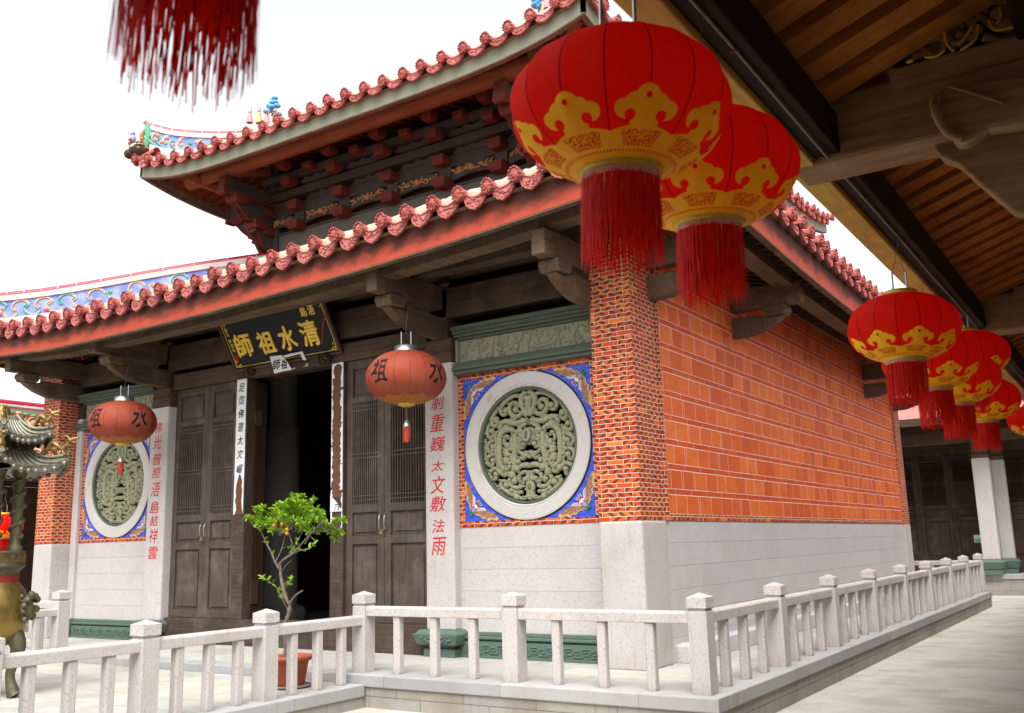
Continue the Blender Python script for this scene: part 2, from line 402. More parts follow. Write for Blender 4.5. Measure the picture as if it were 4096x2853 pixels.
def glyph(mb, ch, w, h, fn, jig=0.0, depth=0.0, fat=0.0):
    """one written character fitted to w x h; fn(x,y,d)->xyz"""
    vs, fs, gw, gh = text_mesh(ch, 1.0)
    sx, sy = w/max(gw, .3), h/max(gh, .3)
    q = [((x*sx), (y*sy)) for x, y in vs]
    if jig: q = [(x+jig*y+.02*w*math.sin(y/h*7), y+.10*jig*x) for x, y in q]
    offs = [(0, 0)] if not fat else [(0, 0), (fat, 0), (-fat, 0), (0, fat), (0, -fat)]
    for k, (ox, oy) in enumerate(offs):
        mb.add([fn(x+ox, y+oy, depth+k*.0004) for x, y in q], fs)
        if depth:   # side walls from the outline
            from collections import Counter
            ed = Counter()
            for f in fs:
                for a, b in zip(f, f[1:]+f[:1]): ed[(min(a, b), max(a, b))] += 1
            for (a, b), n in ed.items():
                if n == 1: mb.face([fn(q[a][0]+ox, q[a][1]+oy, 0), fn(q[b][0]+ox, q[b][1]+oy, 0), fn(q[b][0]+ox, q[b][1]+oy, depth), fn(q[a][0]+ox, q[a][1]+oy, depth)])
def lerp(t, pts):
    if t <= pts[0][0]: return pts[0][1]
    for (a, x), (b, y) in zip(pts, pts[1:]):
        if t <= b: return x+(y-x)*(t-a)/(b-a)
    return pts[-1][1]
def spline(pts, n=6):
    P = [Vector(p) for p in pts]; out = []
    for i in range(len(P)-1):
        a, b, c, d = P[max(i-1, 0)], P[i], P[i+1], P[min(i+2, len(P)-1)]
        for k in range(n):
            t = k/n; out.append(.5*((2*b)+(c-a)*t+(2*a-5*b+4*c-d)*t*t+(3*b-a-3*c+d)*t**3))
    out.append(P[-1]); return out
# ------------------------------------------------------------------ the setting: pavement, terrace, platform
AX = -6.042; WX = -12.084
def mir(x): return WX-x
g = MB(); g.face([(-400, -400, -.35), (400, -400, -.35), (400, 400, -.35), (-400, 400, -.35)])
struct(g.build('courtyard_pavement', 'paving'))
def kerbed(name, x0, x1, y0, y1, top, kb):
    b = MB(); b.box(x0+.3, x1-.3, y0+.3, y1-.3, -.345, top-.004)
    t = struct(b.build(name, 'terrace'))
    k = MB(); h = .13
    k.box(x0, x1, y0, y0+.3, top-h, top); k.box(x0, x1, y1-.3, y1, top-h, top)
    k.box(x0, x0+.3, y0+.301, y1-.301, top-h, top); k.box(x1-.3, x1, y0+.301, y1-.301, top-h, top)
    k.build('kerb', 'kerb', t, .012)
    r = MB(); i = .025
    r.box(x0+i, x1-i, y0+i, y0+.29, -.349, top-h-.001); r.box(x1-.29, x1-i, y0+.29, y1-i, -.349, top-h-.001); r.box(x0+i, x0+.29, y0+.29, y1-i, -.349, top-h-.001)
    r.build('retaining_wall', 'retain', t)
    return t
kerbed('terrace', -13.44, 1.36, -1.455, 15.9, 0.0, 1)
p0 = MB(); p0.box(-9.0, -3.1, -9.0, -1.47, -.345, -.104); pf = struct(p0.build('platform', 'terrace'))
k = MB(); k.box(-3.1, -2.79, -9.0, -1.459, -.23, -.1); k.box(-9.29, -9.0, -9.0, -1.459, -.23, -.1); k.build('kerb', 'kerb', pf, .012)
r = MB(); r.box(-3.1, -2.815, -9.0, -1.44, -.349, -.231); r.box(-9.265, -9.0, -9.0, -1.44, -.349, -.231); r.build('retaining_wall', 'retain', pf)

# ------------------------------------------------------------------ temple hall
HALL = thing('temple_hall', 'two-tiered temple hall with red tiled eaves, orange tile side wall and round stone windows', 'temple', (AX, 0, 0))
def part(mb, name, m, parent=None, bev=0.0): return mb.build(name, m, parent or HALL, bev)

# granite bases and brick corner pillars
for sx in (0, 1):
    f = (lambda x: x) if sx == 0 else mir
    for y0, y1 in ((0, .67), (13.67, 14.33)):
        xs = sorted((f(-.55), f(0)))
        b = MB(); b.box(xs[0]+.008, xs[1]-.008, y0+.008, y1-.008, 1.61, 4.98); bp = part(b, 'brick_pillar', 'chev')
        c = MB(); c.box(xs[0], xs[1], y0, y1, -.02, 1.617); c.build('granite_base', 'granite', bp, .03)
# side walls
b = MB(); b.box(-.4, -.018, .671, 13.669, 1.69, 5.6); part(b, 'side_wall', 'tilewall')
b = MB(); b.box(-.4, -.012, .672, 13.668, 1.615, 1.689); part(b, 'brick_border', 'chev')
b = MB(); b.box(-.4, -.022, .671, 13.669, -.02, 1.614); part(b, 'granite_dado', 'dado_side')
b = MB(); b.box(-.4, .02, .674, .72, 1.62, 4.9); b.box(-.4, .02, 13.62, 13.666, 1.62, 4.9); part(b, 'brick_border', 'chev')
b = MB(); b.box(-.03, .16, .75, 13.6, -.02, .2); part(b, 'wall_footing', 'dado_side', bev=.02)
b = MB(); b.box(mir(-.018), mir(-.4), .671, 13.669, 1.69, 5.6); part(b, 'side_wall', 'tilewall')
b = MB(); b.box(mir(-.022), mir(-.4), .671, 13.669, -.02, 1.689); part(b, 'granite_dado', 'dado_side')
b = MB(); b.box(mir(-.56), -.56, 13.9, 14.1, -.02, 5.7); part(b, 'rear_wall', 'wood_dark')
# inside of the hall
for x_ in (mir(-.42)-.0, -.47):
    b = MB(); b.box(x_, x_+.05, .78, 13.88, 0, 5.0); part(b, 'inner_lining', 'wood_dark')
b = MB(); b.box(mir(-.41), -.41, .8, 13.89, 5.0, 5.05); part(b, 'ceiling', 'wood_dark')
b = MB(); b.box(mir(-.41), -.41, .8, 13.89, -.02, -.006); part(b, 'interior_floor', 'wood_dark')
b = MB(); b.box(mir(-.56), -.56, .72, .77, 4.12, 5.7); b.box(mir(-.56), -8.75, .72, .77, .0, 4.12); b.box(-3.33, -.56, .72, .77, .0, 4.12); part(b, 'inner_partition', 'wood_dark')
for x, y in ((-10.05, 4.0), (-2.03, 4.0), (-9.55, 9.5), (-2.5, 9.5)):
    b = MB(); b.lathe([(.36, 0), (.36, 3.9), (.30, 3.95), (.30, 4.98)], (x, y, -.02), 28)
    b.lathe([(.5, 0), (.55, .15), (.5, .3), (.36, .34)], (x, y, -.02), 28); part(b, 'interior_column', 'granite_wall')
b = MB(); b.box(-8.0, -4.1, 11.6, 12.6, 0, 1.2); b.box(-7.4, -4.7, 12.0, 12.8, 1.2, 2.6); b.build('altar_table', 'wood_red', HALL, .03)

# stone openwork strokes in unit-disc coordinates (right half, mirrored)
STROKES = [
 ([(.0, .97), (.10, .92), (.15, .80), (.11, .66), (.05, .58)], .060),
 ([(.12, .62), (.20, .54), (.32, .55), (.40, .64), (.38, .76), (.28, .79), (.22, .72), (.27, .66)], .052),
 ([(.16, .90), (.28, .92), (.42, .87), (.53, .80), (.60, .70), (.56, .60), (.48, .60), (.48, .67)], .050),
 ([(.04, .46), (.14, .43), (.30, .41), (.46, .46), (.58, .44), (.60, .34), (.53, .29), (.48, .34)], .062),
 ([(.66, .72), (.76, .60), (.80, .48), (.74, .40), (.67, .45), (.70, .52)], .050),
 ([(.84, .46), (.90, .34), (.88, .22), (.80, .20), (.76, .27), (.81, .32)], .046),
 ([(.30, .24), (.38, .31), (.50, .31), (.60, .24), (.64, .10), (.64, -.20), (.60, -.34), (.50, -.40), (.42, -.34), (.44, -.24), (.50, -.24)], .066),
 ([(.44, .14), (.48, .20), (.53, .14), (.52, .04), (.46, .04)], .040),
 ([(.30, .24), (.29, .05), (.31, -.15), (.33, -.36), (.38, -.50)], .064),
 ([(.72, .14), (.82, .13), (.91, .05), (.88, -.05), (.80, -.05), (.79, .03)], .046),
 ([(.72, -.12), (.84, -.12), (.92, -.20), (.88, -.30), (.80, -.30), (.79, -.22)], .046),
 ([(.70, -.36), (.80, -.38), (.87, -.46), (.82, -.56), (.73, -.55), (.73, -.47)], .046),
 ([(.68, .30), (.72, .22), (.72, .06), (.72, -.10), (.70, -.28), (.68, -.40)], .036),
 ([(.0, -.36), (.14, -.35), (.27, -.40)], .058),
 ([(.0, .02), (.07, .08), (.14, .11), (.21, .06), (.19, -.03), (.12, -.04), (.11, .02)], .042),
 ([(.0, -.12), (.10, -.15), (.20, -.12), (.25, -.03)], .046),
 ([(.0, -.22), (.06, -.18), (.13, -.23), (.20, -.22), (.24, -.28)], .044),
 ([(.05, -.50), (.12, -.47), (.22, -.52), (.22, -.62), (.14, -.66), (.11, -.60)], .044),
 ([(.0, -.60), (.05, -.72), (.04, -.86), (.12, -.94), (.28, -.91)], .052),
 ([(.14, -.70), (.24, -.74), (.36, -.72), (.44, -.63), (.40, -.54), (.32, -.55), (.32, -.62)], .048),
 ([(.26, -.88), (.40, -.85), (.52, -.78), (.62, -.70), (.60, -.61), (.52, -.62), (.50, -.68)], .052),
 ([(.16, -.82), (.28, -.82), (.40, -.78)], .040),
 ([(.0, -.97), (.04, -.86), (.0, -.74)], .050),
 ([(.13, .21), (.20, .31), (.12, .36), (.0, .41)], .052),
 ([(.25, .12), (.17, .17), (.24, .25)], .044),
 ([(.94, .18), (.955, .0), (.94, -.18)], .030), ([(.70, .78), (.80, .66), (.88, .52)], .026), ([(.68, -.72), (.78, -.64), (.88, -.50)], .026),
 ([(.34, .93), (.52, .86), (.66, .76)], .026), ([(.30, -.96), (.50, -.88), (.66, -.75)], .026),
 ([(.40, .02), (.45, -.06), (.52, -.12), (.50, -.02), (.45, .02)], .050), ([(.36, -.30), (.39, -.16), (.47, -.14)], .045), ([(.0, .29), (.07, .27), (.12, .20), (.09, .13)], .042), ([(.36, .18), (.38, .08), (.36, -.04)], .045),
 ([(.18, .70), (.14, .76)], .046), ([(.02, .62), (.03, .84)], .050), ([(.03, -.45), (.05, -.58)], .046), ([(.45, -.46), (.55, -.50), (.62, -.44)], .05), ([(.26, .50), (.36, .48)], .04),
]
def grille_mesh(cx, cz, r, y):
    mb = MB(); Yv = Vector((0, 1, 0))
    for pts, w in STROKES:
        for sg in (1, -1):
            sp = spline([(cx+sg*a*r, y, cz+q*r) for a, q in pts], 5); n = len(sp)
            rr = [w*r*.84*(.78+.30*math.sin(math.pi*min(1, i/(n-1)+.15))) for i in range(n)]
            jig = [(p.x, p.y+.006*math.sin(i*1.9+w*90), p.z) for i, p in enumerate(sp)]
            mb.tube(jig, rr, 8, True, (Yv, 1.15))
            # curled end and a boss in its eye
            mb.ball(jig[-1], (w*r*1.25, .05, w*r*1.25), 10, 6)
            for kk in range(2, n, 6):
                mb.ball((jig[kk][0]+sg*w*r*.8, y-.02, jig[kk][2]+w*r*.5), (w*r*.42, .03, w*r*.42), 6, 4)
    return mb
def meander(mb, x0, x1, z0, z1, y, r=.010):
    h = z1-z0; n = max(1, round((x1-x0)/(h*1.9))); w = (x1-x0)/n
    for i in range(n):
        a = x0+i*w
        for sgn in (0, 1):
            P = [(.04, .12), (.04, .88), (.44, .88), (.44, .3), (.16, .3), (.16, .62), (.32, .62)] if not sgn else [(.96, .88), (.96, .12), (.56, .12), (.56, .7), (.84, .7), (.84, .38), (.68, .38)]
            mb.tube([(a+p*w, y, z0+q*h) for p, q in P], r, 6, True, (Vector((0, 1, 0)), 1.2), sm=False)
        mb.tube([(a+.44*w, y, z0+.5*h), (a+.56*w, y, z0+.5*h)], r, 6)
def bat(cx, cz, s, ang, y, parts):
    """painted corner bat: wings, scalloped border, body; s = scale; drawn pointing along +x,+z then rotated"""
    ca, sa = math.cos(ang), math.sin(ang)
    def F(a, b, d=0): return (cx+s*(a*ca-b*sa), y-d, cz+s*(a*sa+b*ca))
    wing = [(.02, .05), (.16, .14), (.30, .16), (.40, .27), (.55, .25), (.62, .35), (.80, .30), (.98, .36), (1.10, .30), (1.02, .22), (.86, .10), (.74, .12), (.66, .02), (.56, .05), (.48, -.06), (.36, .0), (.28, -.12), (.12, -.14), (.0, -.1)]
    for sg in (1, -1):
        # wings spread to both sides of the diagonal
        t = sg*rad(43)
        def G(a, b, d, t=t, sg=sg):
            b2 = b*sg; return F(a*math.cos(t)-b2*math.sin(t)-.12, a*math.sin(t)+b2*math.cos(t), d)
        parts['tan'].prism([(a*1.05-.01, b*1.16+.01) for a, b in wing], lambda a, b, d: G(a, b, d), 0, .006)
        parts['brown'].prism([(a*.95+.02, b*.88) for a, b in wing], lambda a, b, d: G(a, b, d), 0, .010)
        for q in range(5):
            parts['white'].prism([(.14+q*.075, -.10), (.185+q*.075, -.10), (.26+q*.09, .03-q*.004), (.22+q*.09, .02)], lambda a, b, d: G(a, b, d), 0, .013)
        for q in range(13):
            a, b = .12+.065*q, .06+.16*math.sin(q*.23)+(.05 if q % 2 else -.02); parts['white'].ball(G(a, b, .01), .014*s, 5, 3)
    for kk_, (a, b, r1, r2, key) in enumerate(((-.02, 0, .15, .13, 'brown'), (-.05, .0, .10, .07, 'lilac'), (.13, 0, .075, .10, 'white'), (-.22, .06, .07, .05, 'green'), (-.22, -.06, .07, .05, 'green'))):
        parts[key].prism([(a+r1*math.cos(2*math.pi*i/12), b+r2*math.sin(2*math.pi*i/12)) for i in range(12)], lambda a, b, d: F(a, b, d), 0, .015+.0025*kk_)
    for b in (-.05, .05): parts['red'].prism([(.17, b-.02), (.25, b-.01), (.25, b+.03), (.18, b+.03)], lambda a, b, d: F(a, b, d), 0, .03)
    for q in range(4): parts['white'].tube([F(.22, -.09+.06*q, .006), F(.32, -.13+.085*q, .006), F(.36, -.10+.07*q, .006)], .008*s+.002, 5)

RC, RO, RI, ZC = 1.770, .937, .750, 2.627
for sx in (0, 1):
    f = (lambda x: x) if sx == 0 else mir
    def bx(mb, x0, x1, *a): x = sorted((f(x0), f(x1))); mb.box(x[0], x[1], *a)
    b = MB(); bx(b, -2.83, -.56, .42, .70, .28, 1.617); part(b, 'granite_dado', 'dado_front')
    b = MB(); bx(b, -2.84, -.72, .36, .66, -.02, .20); bx(b, -2.84, -.72, .385, .66, .20, .225); bx(b, -2.84, -.72, .34, .66, .225, .262); bx(b, -2.84, -.72, .375, .66, .262, .31)
    pl_ = part(b, 'green_plinth', 'greenstone_lo', bev=.008)
    b = MB(); xs = sorted((f(-2.72), f(-.80))); meander(b, xs[0], xs[1], .04, .165, .358, .011)
    bx(b, -2.80, -.74, .345, .37, .0, .028); b.build('plinth_relief', 'greenstone_lo', pl_)
    # brick border round the blue square
    b = MB(); bx(b, -2.83, -.72, .412, .6, 1.617, 1.69); bx(b, -2.83, -.72, .412, .6, 3.56, 3.64); bx(b, -2.83, -2.745, .412, .6, 1.69, 3.56); bx(b, -.80, -.72, .412, .6, 1.69, 3.56); part(b, 'brick_border', 'chev')
    # window: blue square with a round hole, granite ring, openwork
    cx = f(-RC); hx, hz, z0, z1 = .972, 0, 1.69, 3.56
    b = MB(); N = 64; cz = ZC
    for i in range(N):
        a0, a1 = 2*math.pi*i/N, 2*math.pi*(i+1)/N
        def sq(a):
            c, s_ = math.cos(a), math.sin(a); k = min(hx/abs(c) if abs(c) > 1e-6 else 9, ((z1-cz) if s_ > 0 else (cz-z0))/abs(s_) if abs(s_) > 1e-6 else 9); return cx+k*c, cz+k*s_
        def sq2(a): x_, z_ = sq(a); return x_, z_
        P = [(cx+RO*math.cos(a0), cz+RO*math.sin(a0)), sq2(a0), sq2(a1), (cx+RO*math.cos(a1), cz+RO*math.sin(a1))]
        b.face([(x_, .418, z_) for x_, z_ in P])
    for qx, qz in ((1, 1), (1, -1), (-1, 1), (-1, -1)):  # corner triangles that the fan cuts off
        zz = z1 if qz > 0 else z0; am = math.atan2(qz*(zz-cz)*qz, qx*hx)
        i0 = math.floor((am % (2*math.pi))/(2*math.pi/N)); A, B_ = sq(i0*2*math.pi/N), sq((i0+1)*2*math.pi/N)
        b.face([(A[0], .418, A[1]), (cx+qx*hx, .418, zz), (B_[0], .418, B_[1])])
    win = part(b, 'blue_window_panel', 'blue')
    KEYS = ('tan', 'brown', 'white', 'green', 'lilac', 'red')
    class Pick:
        def __init__(s): s.mb = MB()
        def __getitem__(s, k): s.mb.cur = KEYS.index(k); return s.mb
    for qx, qz in ((1, 1), (1, -1), (-1, 1), (-1, -1)):
        pk = Pick(); bat(cx+qx*.815, cz+qz*.775, .35, math.atan2(-qz, -qx), .417, pk)
        pk.mb.build('bat_ornament', ('bat_tan', 'bat_brown', 'bat_white', 'bat_green', 'bat_lilac', 'red_paint'), win)
    def yl(mb, prof, n=96):   # lathe round the window's own axis; prof of (radius, y)
        vs = [(cx+r_*math.cos(2*math.pi*j/n), y_, cz+r_*math.sin(2*math.pi*j/n)) for r_, y_ in prof for j in range(n)]
        mb.add(vs, [(i*n+j, i*n+(j+1) % n, (i+1)*n+(j+1) % n, (i+1)*n+j) for i in range(len(prof)-1) for j in range(n)])
    b = MB(); yl(b, [(RO+.006, .44), (RO+.006, .398), (RO-.012, .392), (RI+.045, .392), (RI+.04, .400), (RI+.028, .400), (RI+.022, .394), (RI, .41), (RI, .60)]); b.build('granite_ring', 'ring', win)
    b = MB(); yl(b, [(RO+.026, .416), (RO+.006, .411)]); b.build('ring_outline', 'ink', win)
    b = MB(); yl(b, [(RI+.001, .45), (RI-.012, .425), (RI-.035, .43), (RI-.04, .60)]); b.build('green_rim', 'greenstone', win)
    grille_mesh(cx, cz, RI-.03, .50).build('openwork', 'grille', win)
    b = MB(); b.prism([(cx+.06*math.cos(2*math.pi*i/20), cz+.125*RI/.75+.08*math.sin(2*math.pi*i/20)) for i in range(20)], lambda a, q, d: (a, d, q), .415, .5)
    bm_ = b.build('longevity_boss', 'relief', win)
    b = MB()
    for q in range(5): b.box(cx-.03, cx+.03, .408, .42, cz+.085+q*.019, cz+.090+q*.019)
    b.box(cx-.004, cx+.004, .408, .42, cz+.07, cz+.18); b.build('boss_sign', 'greenstone', bm_)
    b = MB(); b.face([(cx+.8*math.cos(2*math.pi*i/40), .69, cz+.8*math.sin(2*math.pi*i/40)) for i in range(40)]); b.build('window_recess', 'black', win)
    # narrow stone column at the outer edge
    b = MB(); bx(b, -.72, -.555, .345, .66, .3, 3.86); sc = part(b, 'edge_column', 'granite_wall', bev=.02)
    b = MB(); bx(b, -.73, -.553, .30, .64, -.02, .1); bx(b, -.75, -.553, .28, .64, .1, .30); b.build('column_base', 'greenstone_lo', sc, .01)
    b = MB(); bx(b, -.72, -.555, .36, .6, 3.861, 4.98); b.build('column_post', 'wood_dark', sc, .012)
    # carved frieze between green mouldings
    b = MB()
    for z0_, z1_, yy in ((3.641, 3.69, .30), (3.69, 3.735, .265), (3.735, 3.765, .285), (3.765, 3.81, .35), (4.115, 4.15, .36), (4.15, 4.19, .31), (4.19, 4.235, .28), (4.235, 4.29, .245)): bx(b, -2.826, -.556, yy, .68, z0_, z1_)
    fr = part(b, 'frieze_moulding', 'greenstone', bev=.006)
    b = MB(); bx(b, -2.826, -2.79, .36, .6, 3.811, 4.114); bx(b, -2.789, -.556, .412, .6, 3.811, 4.114)
    RR = random.Random(5+sx); x0, x1 = sorted((f(-2.74), f(-.72)))
    for i in range(150):   # carved landscape: clumps of trees, rocks, little figures
        u = RR.random(); cl = .5+.5*math.sin(u*19+sx); z = 3.84+.25*RR.random()**(.55 if cl > .4 else 1.4)
        b.ball((x0+u*(x1-x0), .412, z), (RR.uniform(.012, .04), RR.uniform(.012, .028), RR.uniform(.010, .026)), 7, 5)
    for i in range(11):
        xx = x0+(i+.4+.4*RR.random())*(x1-x0)/11; b.tube(spline([(xx, .408, 3.83), (xx+RR.uniform(-.04, .04), .40, 3.93), (xx+RR.uniform(-.08, .08), .408, 4.06)], 4), .010, 6)
    xm = (x0+x1)/2+.25; b.tube([(xm+.24*math.cos(math.pi*(1+i/14)), .407, 3.98+.11*math.sin(math.pi*(1+i/14))) for i in range(15)], .016, 6)
    b.build('carved_frieze', 'relief', fr)
    # big stone column with couplet
    b = MB(); xs = sorted((f(-3.30), f(-2.83))); ch = .02
    b.prism([(xs[0], .66), (xs[0], .27+ch), (xs[0]+ch, .27), (xs[1]-ch, .27), (xs[1], .27+ch), (xs[1], .66)], lambda a, q, d: (a, q, d), .335, 3.82)
    co = part(b, 'stone_column', 'granite_wall', bev=.012)
    b = MB(); xm = (xs[0]+xs[1])/2
    b.frust((xm, .46), (.25, .23), (.25, .23), -.02, .10); b.frust((xm, .46), (.215, .2), (.215, .2), .10, .15); b.frust((xm, .46), (.31, .29), (.36, .33), .15, .285); b.frust((xm, .46), (.34, .31), (.29, .27), .285, .335)
    cb = b.build('column_base', 'greenstone_lo', co, .01)
    b = MB(); RR = random.Random(3)
    for i in range(26):
        b.ball((xm+RR.uniform(-.25, .25), .145, .22+RR.uniform(-.035, .035)), (RR.uniform(.015, .04), .016, RR.uniform(.008, .02)), 6, 4)
    b.build('base_relief', 'greenstone_lo', cb)
    b = MB(); b.box(xs[0]+.01, xs[1]-.01, .285, .64, 3.821, 4.16); b.box(xm-.15, xm+.15, .30, .62, 4.16, 5.0)
    cp = b.build('timber_post', 'wood_lint', co, .012)
    b = MB()
    for i in range(9): b.ball((xs[0]+.04+i*(xs[1]-xs[0]-.08)/8, .28, 3.99), .024, 7, 5)
    for i in range(5): b.ball((xs[1]-.01, .32+i*.075, 3.99), .024, 7, 5)
    b.tube([(xm-.19, .31, 4.93), (xm, .25, 4.9), (xm+.19, .31, 4.93)], .035, 7); b.build('beaded_collar', 'wood_lint', cp)
    b = MB()
    txt = '剎重巍太文敷法雨' if sx == 0 else '佛光普照浯島結祥雲'
    zz = [3.274, 3.014, 2.733, 2.436, 2.188, 1.937, 1.647, 1.388] if sx == 0 else [3.482, 3.234, 2.951, 2.711, 2.443, 2.148, 1.928, 1.685, 1.406]
    for k, (c_, z_) in enumerate(zip(txt, zz)):
        glyph(b, c_, .20+.02*((k*7) % 3), .17+.03*((k*5) % 3)-.03*(c_ == '太'), lambda x, z, d: (xm-.012+x, .2685-d, z_+z), .18, 0, .0012)
    b.build('couplet_lettering', 'red_paint', co)

# door wall
b = MB(); b.box(-8.78, -3.30, .34, .56, -.02, .377); part(b, 'door_sill', 'wood_sill', bev=.01)
b = MB(); b.box(-8.78, -3.30, .34, .52, 4.10, 4.365); part(b, 'door_lintel', 'wood_lint', bev=.012)
b = MB(); b.box(mir(-.56), -.56, .30, .55, 4.44, 4.87); tb = part(b, 'tie_beam', 'wood_lint', bev=.02)
b = MB(); b.box(mir(-.56), -.56, .36, .5, 5.02, 5.22); part(b, 'tie_beam', 'wood_lint', bev=.02)
for x in (-7.20, -5.118):
    b = MB(); b.box(x, x+.25, .36, .56, .377, 4.10); part(b, 'door_jamb', 'wood_sill', bev=.008)
b = MB(); b.box(-6.95, -6.915, .5, .74, .38, 4.05); oa = part(b, 'open_door_leaf', 'wood_red', bev=.006)
b = MB(); b.box(-6.912, -6.885, .48, .62, .6, .95); b.box(-6.912, -6.885, .48, .62, 3.35, 3.6); b.build('hinge', 'wood_dark', oa)
b = MB(); b.box(-5.12, -5.085, .6, .74, .38, 4.05); part(b, 'open_door_leaf', 'wood_red', bev=.006)
M['brass_old'] = plain('tarnished_brass', (.22, .15, .06), .5, .4, .5, 20)
def door_leaf(x0, x1, hx):
    fy, F_ = .42, .085
    b = MB(); st = .115
    for a, c in ((x0, x0+st), (x1-st, x1)): b.box(a, c, fy, fy+.06, .38, 4.098)
    for z0_, z1_ in ((.38, .505), (1.445, 1.565), (1.885, 2.0), (3.47, 3.55), (3.965, 4.098)): b.box(x0+st, x1-st, fy+.002, fy+.06, z0_, z1_)
    d = part(b, 'door_leaf', 'wood_door', bev=.006)
    for z0_, z1_ in ((.505, 1.445), (1.565, 1.885), (3.55, 3.965)):
        q = MB(); q.box(x0+st, x1-st, fy+.035, fy+.05, z0_, z1_); q.frust(((x0+x1)/2, 0), (1, 1), (1, 1), 0, 0) if False else None
        q.box(x0+st+.045, x1-st-.045, fy+.016, fy+.036, z0_+.045, z1_-.045); q.build('door_panel', 'wood_door', d, .008)
    q = MB(); n = 13; w = x1-x0-2*st
    for i in range(n):
        a = x0+st+w*(i+.5)/n; q.box(a-.0085, a+.0085, fy+.012, fy+.032, 2.0, 3.47)
    for z_ in (2.06, 2.12, 2.66, 2.72, 3.35, 3.41): q.box(x0+st, x1-st, fy+.008, fy+.03, z_-.008, z_+.008)
    q.build('lattice', 'wood_door', d)
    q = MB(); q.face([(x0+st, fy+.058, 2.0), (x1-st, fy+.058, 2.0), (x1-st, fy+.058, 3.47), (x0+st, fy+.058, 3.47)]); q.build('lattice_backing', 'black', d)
    q = MB(); q.tube(spline([(hx, fy-.005, 1.84), (hx, fy-.05, 1.82), (hx, fy-.06, 1.74), (hx, fy-.05, 1.66), (hx, fy-.005, 1.64)], 4), .008, 8); q.build('door_handle', 'steel', d)
for x0, x1, hx in ((-8.77, -7.94, -7.985), (-7.935, -7.205, -7.885), (-4.865, -4.15, -4.195), (-4.145, -3.305, -4.10)): door_leaf(x0, x1, hx)
for xq in (-7.935, -4.148):
    q = MB(); q.tube([(xq-.05, .375, 1.645), (xq, .36, 1.62), (xq+.05, .375, 1.645)], .007, 6); q.box(xq-.02, xq+.02, .345, .37, 1.575, 1.625); part(q, 'padlock', 'brass_old')

# ---- brackets under the lower eave
def bracket(xc, w, fn, dz, end):
    """profile in (out, z); fn(side, out, z)->xyz, out grows away from the wall"""
    b = MB(); h = w/2
    b.prism([(-.35, 4.57), (end, 4.57), (end, 4.87), (-.35, 4.90)], lambda a, q, d: fn(d, a, q+dz), -h, h)
    br = part(b, 'bracket', 'wood_brk', bev=.012)
    q = MB(); q.prism([(end-.52, 4.565), (end-.22, 4.565), (end-.2, 4.50), (end-.25, 4.42), (end-.49, 4.42), (end-.54, 4.50)], lambda a, z_, d: fn(d, a, z_+dz), -h-.045, h+.045); q.build('bearing_block', 'wood_brk', br, .012)
    q = MB(); q.prism([(-.35, 4.16), (end-.75, 4.19), (end-.50, 4.27), (end-.34, 4.36), (end-.27, 4.415), (end-.45, 4.416), (end-.60, 4.44), (end-.66, 4.47), (-.35, 4.47)], lambda a, z_, d: fn(d, a, z_+dz), -h*.85, h*.85); q.build('curved_arm', 'wood_brk', br, .015)
for xb in (-.60, -3.08, mir(-3.08), mir(-.60)):
    bracket(xb, .175, lambda s, o, z, xb=xb: (xb+s, -o, z), -.0, 1.05)
for yb in (.58, 3.45, 11.2, 13.9):
    bracket(yb, .2, lambda s, o, z, yb=yb: (o, yb+s, z), .08, 1.02)
    bracket(yb, .2, lambda s, o, z, yb=yb: (mir(o), yb+s, z), .08, 1.02)
